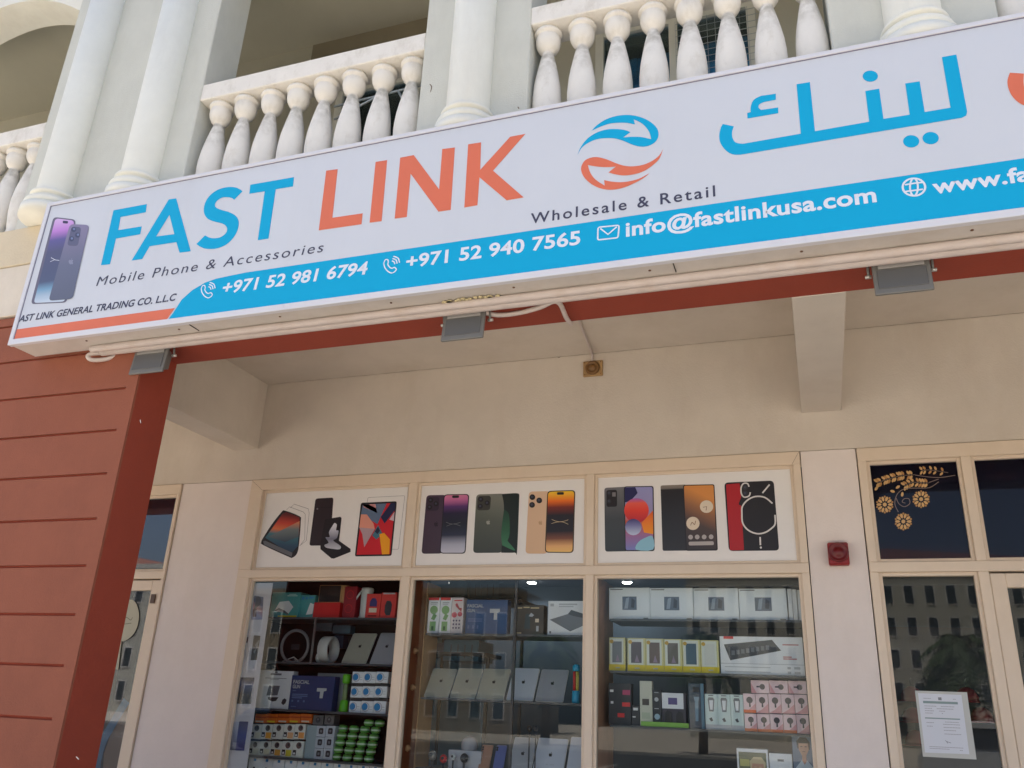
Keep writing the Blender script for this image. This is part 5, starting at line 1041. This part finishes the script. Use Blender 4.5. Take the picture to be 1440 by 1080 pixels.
for i in range(6):
    xa = 141+i*99.5
    prod('case_box', 'yellow and white case box with a %s window, %s in its row' % (('grey', 'plum', 'brown', 'taupe', 'teal', 'white')[i], ('first', 'second', 'third', 'fourth', 'fifth', 'sixth')[i]), 'box', rect(W3t, xa, 372+i*3, xa+(88 if i == 0 else 98), 552+i*4, PF, z), mat('pale_lemon_carton', (214, 206, 150), .5), [('r', mat('case_white', (222, 224, 214), .5), .06, .2, .88, .97), ('r', YELL, 0, 0, 1, .19), ('r', K('y%02x%02x%02x' % ycol[i], ycol[i]), .2, .25, .78, .88), ('d', K('mustard', (200, 160, 60)), .16, .88, .06), ('l', LGR, [(.4, .08, .66, .11)])]+([('p', K('peak', (150, 130, 150)), [(.4, .28), (.66, .28), (.52, .5)])] if i < 4 else []), depth=.05, group='yellow and white case boxes')
prod('keyboard_box', 'long white keyboard carton with a slanted dark keyboard picture', 'box', rect(W3t, 744, 368, 1196, 577, PF-.01, z), WCART, [('p', DGR, [(.05, .78), (.64, .92), (.74, .64), (.12, .36)]), ('l', MGR, [(.14+.06*j, .5+.022*j, .18+.06*j, .62+.022*j) for j in range(8)]), ('r', KRED, .05, .93, .17, 1.0), ('r', LGR, 0, .27, 1, .285), ('l', K('rosy', (200, 130, 130)), [(.76, .78, .95, .81), (.76, .46, .86, .49), (.76, .41, .92, .44)]), ('l', LGR, [(.05, .18, .6, .2), (.05, .06, .6, .08), (.8, .16, .84, .22), (.88, .16, .95, .22), (.8, .04, .84, .1), (.88, .04, .95, .1)])], depth=.06)
z = 1.552
pk = [('r', K('magenta', (190, 70, 110)), .62, .72, .95, .84), ('r', KRED, .6, .44, .95, .54), ('r', INKW, .06, .78, .22, .84), ('r', INKW, .1, .5, .22, .56), ('l', KRED, [(.4, .18, .7, .28)])]
prod('cable_pack', 'black pack with magenta and red labels at the left of the third right shelf', 'pack', rect(W3t, 138, 620, 262, 850, PF, z), mat('charcoal_carton', (44, 46, 54), .5, noise=.1), pk, depth=.06)
prod('small_dark_pack', 'small charcoal pack with two white marks beside the tall cream box', 'pack', rect(W3t, 264, 740, 306, 848, PF-.01, z), mat('charcoal_carton', (44, 46, 54), .5), [('r', INKW, .2, .75, .8, .88), ('l', INKW, [(.1, .4, .5, .46)])], depth=.05)
prod('tall_cream_box', 'tall cream box with a square device picture', 'box', rect(W3t, 307, 588, 375, 832, PF, z), mat('cream_carton', (206, 204, 186), .5), [('r', K('umber', (74, 66, 62)), .2, .46, .74, .6), ('r', K('pale_grn', (184, 190, 166)), .15, .16, .8, .3)], depth=.05)
prod('camera_pack', 'dark narrow pack with pale lens pictures', 'pack', rect(W3t, 377, 636, 424, 834, PF, z), mat('charcoal_carton', (44, 46, 54), .5), [('d', LGR, .45, .74, .06), ('d', K('lens_blue', (150, 176, 190)), .5, .27, .08), ('l', LGR, [(.2, .92, .7, .94), (.2, .48, .7, .5)])], depth=.05)
prod('watch_carton', 'dark carton with a white top and two black watches pictured', 'box', rect(W3t, 428, 646, 558, 832, PF, z), mat('dusk_carton', (60, 54, 66), .5), [('r', WCART, 0, .54, .9, 1), ('r', K('violet_print', (86, 74, 130)), .26, .66, .64, .86), ('p', INK, [(.1, .1), (.3, .02), (.44, .12), (.4, .44), (.22, .5), (.12, .4)]), ('p', INK, [(.58, .08), (.8, .04), (.9, .16), (.86, .44), (.68, .48), (.58, .36)])], depth=.05)
x0, x1, z0, z1 = rect(W3t, 315, 832, 572, 860, PF-.03)
MB().box(x0, x1, PF-.035, PF-.005, z+.0006, z1, mat('lime_base', (140, 190, 80), .5)).build('lime_strip', label='lime green price strip in front of the cream box and the watch carton', cat='strip')
prod('shaver_box', 'deep blue carton with a pale upright shaver picture', 'box', rect(W3t, 572, 596, 656, 840, PF+.02, z), mat('deep_blue_carton', (36, 58, 80), .4, noise=.15, nscale=10), [('p', K('steelblue', (120, 146, 164)), [(.42, .16), (.6, .16), (.64, .6), (.7, .7), (.34, .7), (.4, .6)]), ('r', INK, .3, .8, .72, .92), ('r', K('paleblue', (90, 130, 150)), .8, 0, 1, 1)], depth=.07)
for i in range(3):
    xa = 661+i*70
    prod('trimmer_box', 'pale mint box with a dark loop shaped gadget, %s of three' % ('left', 'middle', 'right')[i], 'box', rect(W3t, xa, 678+i*2, xa+69, 862+i*4, PF, z), mat('mint_carton', (204, 218, 214), .5), [('p', MGR, [(.34, .5), (.68, .5), (.76, .84), (.68, .9), (.3, .9), (.24, .84)]), ('p', WCART, [(.4, .55), (.6, .55), (.66, .82), (.36, .82)]), ('p', DGR, [(.3, .3), (.5, .34), (.62, .24), (.44, .22)]), ('r', LGR, 0, 0, 1, .14), ('l', MGR, [(.3, .94, .7, .97)])], depth=.06, group='pale boxes with loop gadgets')
for rI, (ya, yb, x_s) in enumerate(((604, 674, (910, 1010, 1112, 1212)), (676, 780, (868, 936, 1005, 1075, 1147, 1218)), (785, 890, (876, 944, 1015, 1086, 1158, 1226)))):
    for cI in range(len(x_s)-1):
        x0, x1, z0, z1 = rect(W3t, x_s[cI]+1, ya+cI*1.5, x_s[cI+1]-1, yb+cI*1.5, PF)
        if rI == 2: z0 = z
        n_ = len(x_s)-1
        pr_ = [('p', mat('warm_pink', (222, 158, 160), .5), [(0, 0), (1, 0), (1, .5), (.5, .2)]) , ('d', K('ear_dark2', (64, 50, 58)), .52, .66, .17), ('p', K('ear_dark2', (64, 50, 58)), [(.46, .3), (.6, .3), (.58, .6), (.48, .6)])]
        if rI == 2 and cI < 4 or rI == 1 and cI == 0: pr_.append(('r', K('hot_orange', (236, 110, 50)), 0, 0, 1, .16))
        if rI == 0: pr_ = [('p', mat('warm_pink', (222, 158, 160), .5), [(0, 0), (.3, 0), (0, .8)]), ('d', K('ear_dark2', (64, 50, 58)), .62, .5, .22), ('r', K('ear_dark2', (64, 50, 58)), .3, .44, .6, .56)]
        prod('shower_head_box', 'pink box with a dark round headed gadget, %s in the %s row' % (((('leftmost', 'middle', 'rightmost') if n_ == 3 else ORD)[cI]), ('top', 'middle', 'bottom')[rI]), 'box', (x0, x1, z0, z1), PINKC, pr_, depth=.07, group='pink gadget boxes')
z = 1.23
SKIN = K('skin', (190, 140, 116)); HAIR = K('hair', (44, 34, 32)); SHIRT = K('shirt', (196, 206, 214))
def pbx(xl, yt, xr):
    r_ = rect(W3t, xl, yt, xr, 1150, PF); return (r_[0], r_[1], 1.15, r_[3])
def face(u, v0_, s, hair, k=1):
    F_ = lambda L: [(a_, v0_+(b_-v0_)*k) for a_, b_ in L]; v = v0_; q_ = face0(u, v, s, hair)
    return [('p', c_[1], F_(c_[2])) if c_[0] == 'p' else ('l', c_[1], [(r0, v+(r1-v)*k, r2, v+(r3-v)*k) for r0, r1, r2, r3 in c_[2]]) for c_ in q_]
def face0(u, v, s, hair): return [('p', hair, [(u-.16*s, v-.02*s), (u-.17*s, v+.12*s), (u-.08*s, v+.2*s), (u+.08*s, v+.2*s), (u+.17*s, v+.1*s), (u+.15*s, v-.04*s)]), ('p', SKIN, [(u-.12*s, v+.08*s), (u+.12*s, v+.08*s), (u+.13*s, v-.04*s), (u+.06*s, v-.15*s), (u-.06*s, v-.15*s), (u-.13*s, v-.04*s)]), ('l', hair, [(u-.08*s, v+.01*s, u-.03*s, v+.025*s), (u+.03*s, v+.01*s, u+.08*s, v+.025*s), (u-.035*s, v-.085*s, u+.035*s, v-.075*s)])]
prod('picture_box', 'cream edged carton with a fair haired person pictured among green', 'box', pbx(836, 976, 1006), WCART, [('r', K('moss', (96, 100, 70)), .06, .06, .94, .94)]+face(.66, .68, 1.5, K('fair', (200, 180, 140)), .62)+[('p', SHIRT, [(.4, .06), (.94, .06), (.94, .44), (.74, .55), (.5, .5)]), ('r', K('straw2', (190, 180, 110)), .1, .7, .4, .82)], depth=.06)
prod('picture_box', 'white topped carton with a close face picture beside the green picture carton', 'box', pbx(1012, 1002, 1136), WCART, [('r', SKIN, .06, .1, .94, .72), ('p', HAIR, [(.06, .5), (.5, .66), (.94, .56), (.94, .72), (.06, .72)]), ('l', MGR, [(.36, .86, .64, .9)])], depth=.06)
prod('picture_box', 'slate carton with a dark haired man in a white shirt', 'box', pbx(1138, 908, 1250), mat('slate_carton', (104, 122, 146), .5), [('p', SKIN, [(.46, .6), (.64, .6), (.66, .78), (.44, .78)])]+face(.55, .85, 1.9, HAIR, .36)+[('p', SHIRT, [(.02, .2), (.06, .56), (.42, .68), (.55, .62), (.68, .68), (.98, .58), (.98, .2)])], depth=.06)
# ------------------------------------------------------------------ red caps hanging in the entrance bay
CAP = mat('dark_red_felt', (120, 40, 48), .9, noise=.15)
t = T(1260, 800, 3.857)
for i, (c_, lb) in enumerate((((85, 685), 'dark red cap hanging left of the notice, uppermost of three'), ((95, 800), 'dark red cap hanging left of the notice, middle of three'), ((110, 925), 'dark red cap hanging left of the notice, lowest of three'), ((385, 690), 'dark red cap hanging right of the notice, upper of two'), ((465, 800), 'dark red cap hanging right of the notice, lower of two'))):
    p_ = at(*t(c_), 5.9); o = thing('red_cap', (p_.x, p_.y, p_.z-.05), lb, 'cap', 'dark red caps hung behind the entrance glass')
    MB().lathe((p_.x, p_.y, p_.z-.03), [(.062, 0), (.06, .03), (.045, .062), (.02, .078), (.001, .082)], CAP, 16).build('crown', o)
    g = MB(); g.lathe((p_.x-.01, p_.y-.02, p_.z-.035), [(.075, 0), (.07, .006), (.03, .008)], CAP, 16); g.build('brim', o)
    MB().tube([(p_.x, p_.y, p_.z+.05), (p_.x, p_.y, p_.z+.09), (p_.x+.008, p_.y, p_.z+.098)], .002, STEELD, 6).build('hook', o)
MB().box(.25, 1.1, 6.0, 6.02, .05, 2.2, mat('slat_wall', (52, 50, 54), .7, noise=.1)).build('slat_board', label='grey brown board behind the entrance glass where the caps hang', cat='board')

# ------------------------------------------------------------------ across the street (seen mirrored in the panes)
OW = mat('far_white_wall', (186, 184, 172), .85, noise=.05, nscale=.4); OWIN = mat('far_window_glass', (74, 80, 84), .2); ROOF = mat('far_roof_tile', (150, 96, 76), .8, noise=.1)
def block(x0, x1, y, fl, label, roof=False, m=OW):
    o = thing('apartment_building', ((x0+x1)/2, y, -.12), label, 'building'); H_ = fl*3.2+1.2
    MB().box(x0, x1, y-14, y, -.13, H_, m).build('wall', o); MB().box(x0-.3, x1+.3, y-14.3, y+.3, H_, H_+.5, m).build('cornice', o)
    if roof:
        g = MB(); g.add([(x0, y, H_+.5), (x1, y, H_+.5), (x1, y-14, H_+.5), (x0, y-14, H_+.5), ((x0+x1)/2, y-7, H_+3.6)], [(0, 1, 4), (1, 2, 4), (2, 3, 4), (3, 0, 4)], ROOF); g.build('roof', o)
    n_ = int((x1-x0)/2.0); w0 = None; p0 = None
    for f_ in range(fl):
        for i in range(n_):
            xx = x0+(i+.5)*(x1-x0)/n_; zz = 1.0+f_*3.2
            if w0 is None:
                w0 = MB().box(xx-.5, xx+.5, y, y+.08, zz-.1, zz+1.9, WHITEP).build('window', o, origin=(xx, y, zz)); p0 = MB().box(xx-.42, xx+.42, y+.081, y+.1, zz, zz+1.8, OWIN).build('pane', w0); continue
            w_ = w0.copy(); COL.objects.link(w_); w_.parent = o; w_.location = Vector((xx, y, zz))-wl(o); p_ = p0.copy(); COL.objects.link(p_); p_.parent = w_
    return o
block(-14, 30, -88, 5, 'pale five storey apartment block across the road, mirrored in the entrance glass', True)
block(-58, -24, -58, 3, 'beige three storey block across the road, mirrored in the middle pane', False, mat('far_beige_wall', (140, 128, 110), .85))
block(20, 52, -60, 3, 'cream three storey block across the road, right end', False, mat('far_cream_wall', (150, 140, 122), .85))
block(-98, -64, -62, 4, 'white four storey block across the road, far left end', True)
def palm(x, y, h, label, s=1.0):
    o = thing('palm_tree', (x, y, -.13), label, 'palm tree', 'palm trees across the road'); rnd = random.Random(int(x*7+y))
    MB().tube([(x, y, -.13), (x+.1, y, h*.5), (x, y+.1, h)], [.24*s, .19*s, .2*s], mat('palm_bark', (120, 100, 78), .95, noise=.3, nscale=5), 12).build('trunk', o)
    FR = mat('palm_green', (62, 84, 42), .6, noise=.2); g = MB()
    for i in range(64):
        a = rnd.uniform(0, 6.283); el = rnd.uniform(-.5, 1.2); L = rnd.uniform(1.9, 2.6)*s; d = Vector((math.cos(a), math.sin(a), 0)); P = []
        for k_ in range(8):
            tt_ = k_/7; P.append(Vector((x, y+.1, h))+d*(L*tt_*math.cos(el)*(1-.15*tt_))+Vector((0, 0, L*(math.sin(el)*tt_-.75*tt_*tt_))))
        sd_ = Vector((-d.y, d.x, 0))
        for k_ in range(1, 7):
            for s_ in (-1, 1):
                for q_ in (0, .5):
                    b_ = P[k_].lerp(P[k_+1], q_); ax = (P[k_+1]-P[k_]).normalized(); ln = .7*s*(1-.4*k_/7)
                    tip = b_+sd_*s_*ln*.8+ax*ln*.55-Vector((0, 0, .22*ln)); g.add([b_, b_+ax*.13*s, tip], [(0, 1, 2)], FR)
        g.tube(P, [.025*s]*8, FR, 4)
    g.build('fronds', o, kind='stuff')
palm(6.7, -40, 5.4, 'tall bushy palm mirrored in the entrance glass', 1.25); palm(-15.5, -40, 5.2, 'palm mirrored in the middle pane', 1.2); palm(-30, -48, 6.8, 'palm near the beige block', 1.2); palm(-6.5, -40, 5.4, 'short palm mirrored in the right pane', 1.1)
def car(x, y, m, label, van=False, rot=0):
    o = thing('parked_van' if van else 'parked_car', (x, y, -.12), label, 'van' if van else 'car', 'vehicles parked across the road'); z = -.12
    L, Wd = (5.0, 1.9) if van else (4.4, 1.8)
    prof = [(-.5, .3), (-.5, .9), (-.47, 1.05), (-.42, 1.15), (-.34, 1.95), (-.3, 2.05), (.48, 2.08), (.5, 1.95), (.5, .3)] if van else [(-.5, .3), (-.5, .7), (-.47, .82), (-.2, .95), (-.08, 1.38), (.0, 1.45), (.26, 1.44), (.36, 1.3), (.44, 1.0), (.5, .92), (.5, .3)]
    g = MB(); g.prism([(x+u*L, y-Wd/2, z+v) for u, v in prof], (0, Wd, 0), m); g.build('body', o, bevel=.05)
    wg = mat('vehicle_glass', (30, 36, 42), .1)
    wp = [(-.38, 1.25), (-.33, 1.85), (.44, 1.85), (.46, 1.25)] if van else [(-.17, .98), (-.07, 1.32), (.25, 1.34), (.36, 1.0)]
    for s_ in (0, 1): 
        yy = y-Wd/2-.012 if s_ == 0 else y+Wd/2+.012
        MB().prism([(x+u*L, yy-.01, z+v) for u, v in wp], (0, .02, 0), wg).build('side_window', o)
    for u in (-.32, .33):
        for s_ in (-1, 1):
            w_ = MB().lathe((x+u*L, y+s_*(Wd/2-.08), z+.33), [(.33, -.1), (.33, .1)], mat('tyre', (30, 30, 30), .9), 18, axis='y').build('wheel', o); MB().lathe((x+u*L, y+s_*(Wd/2+.03), z+.33), [(.2, -.005), (.18, .005)], mat('steel', (170, 170, 170), .3, 1), 14, axis='y').build('rim', w_)
    for s_ in (-1, 1): MB().box(x-.5*L-.03, x-.5*L+.02, y+s_*.65-.15, y+s_*.65+.15, z+.62, z+.78, mat('headlamp', (220, 220, 214), .1)).build('headlight', o)
CW = mat('vehicle_white', (220, 220, 218), .25, coat=.6); CS = mat('vehicle_silver', (150, 152, 156), .25, .5, coat=.5)
car(5.2, -22, CW, 'white van parked across the road, mirrored beside the notice', True); car(-19, -17.5, mat('vehicle_blue', (40, 60, 90), .25, coat=.6), 'dark blue car parked across the road')
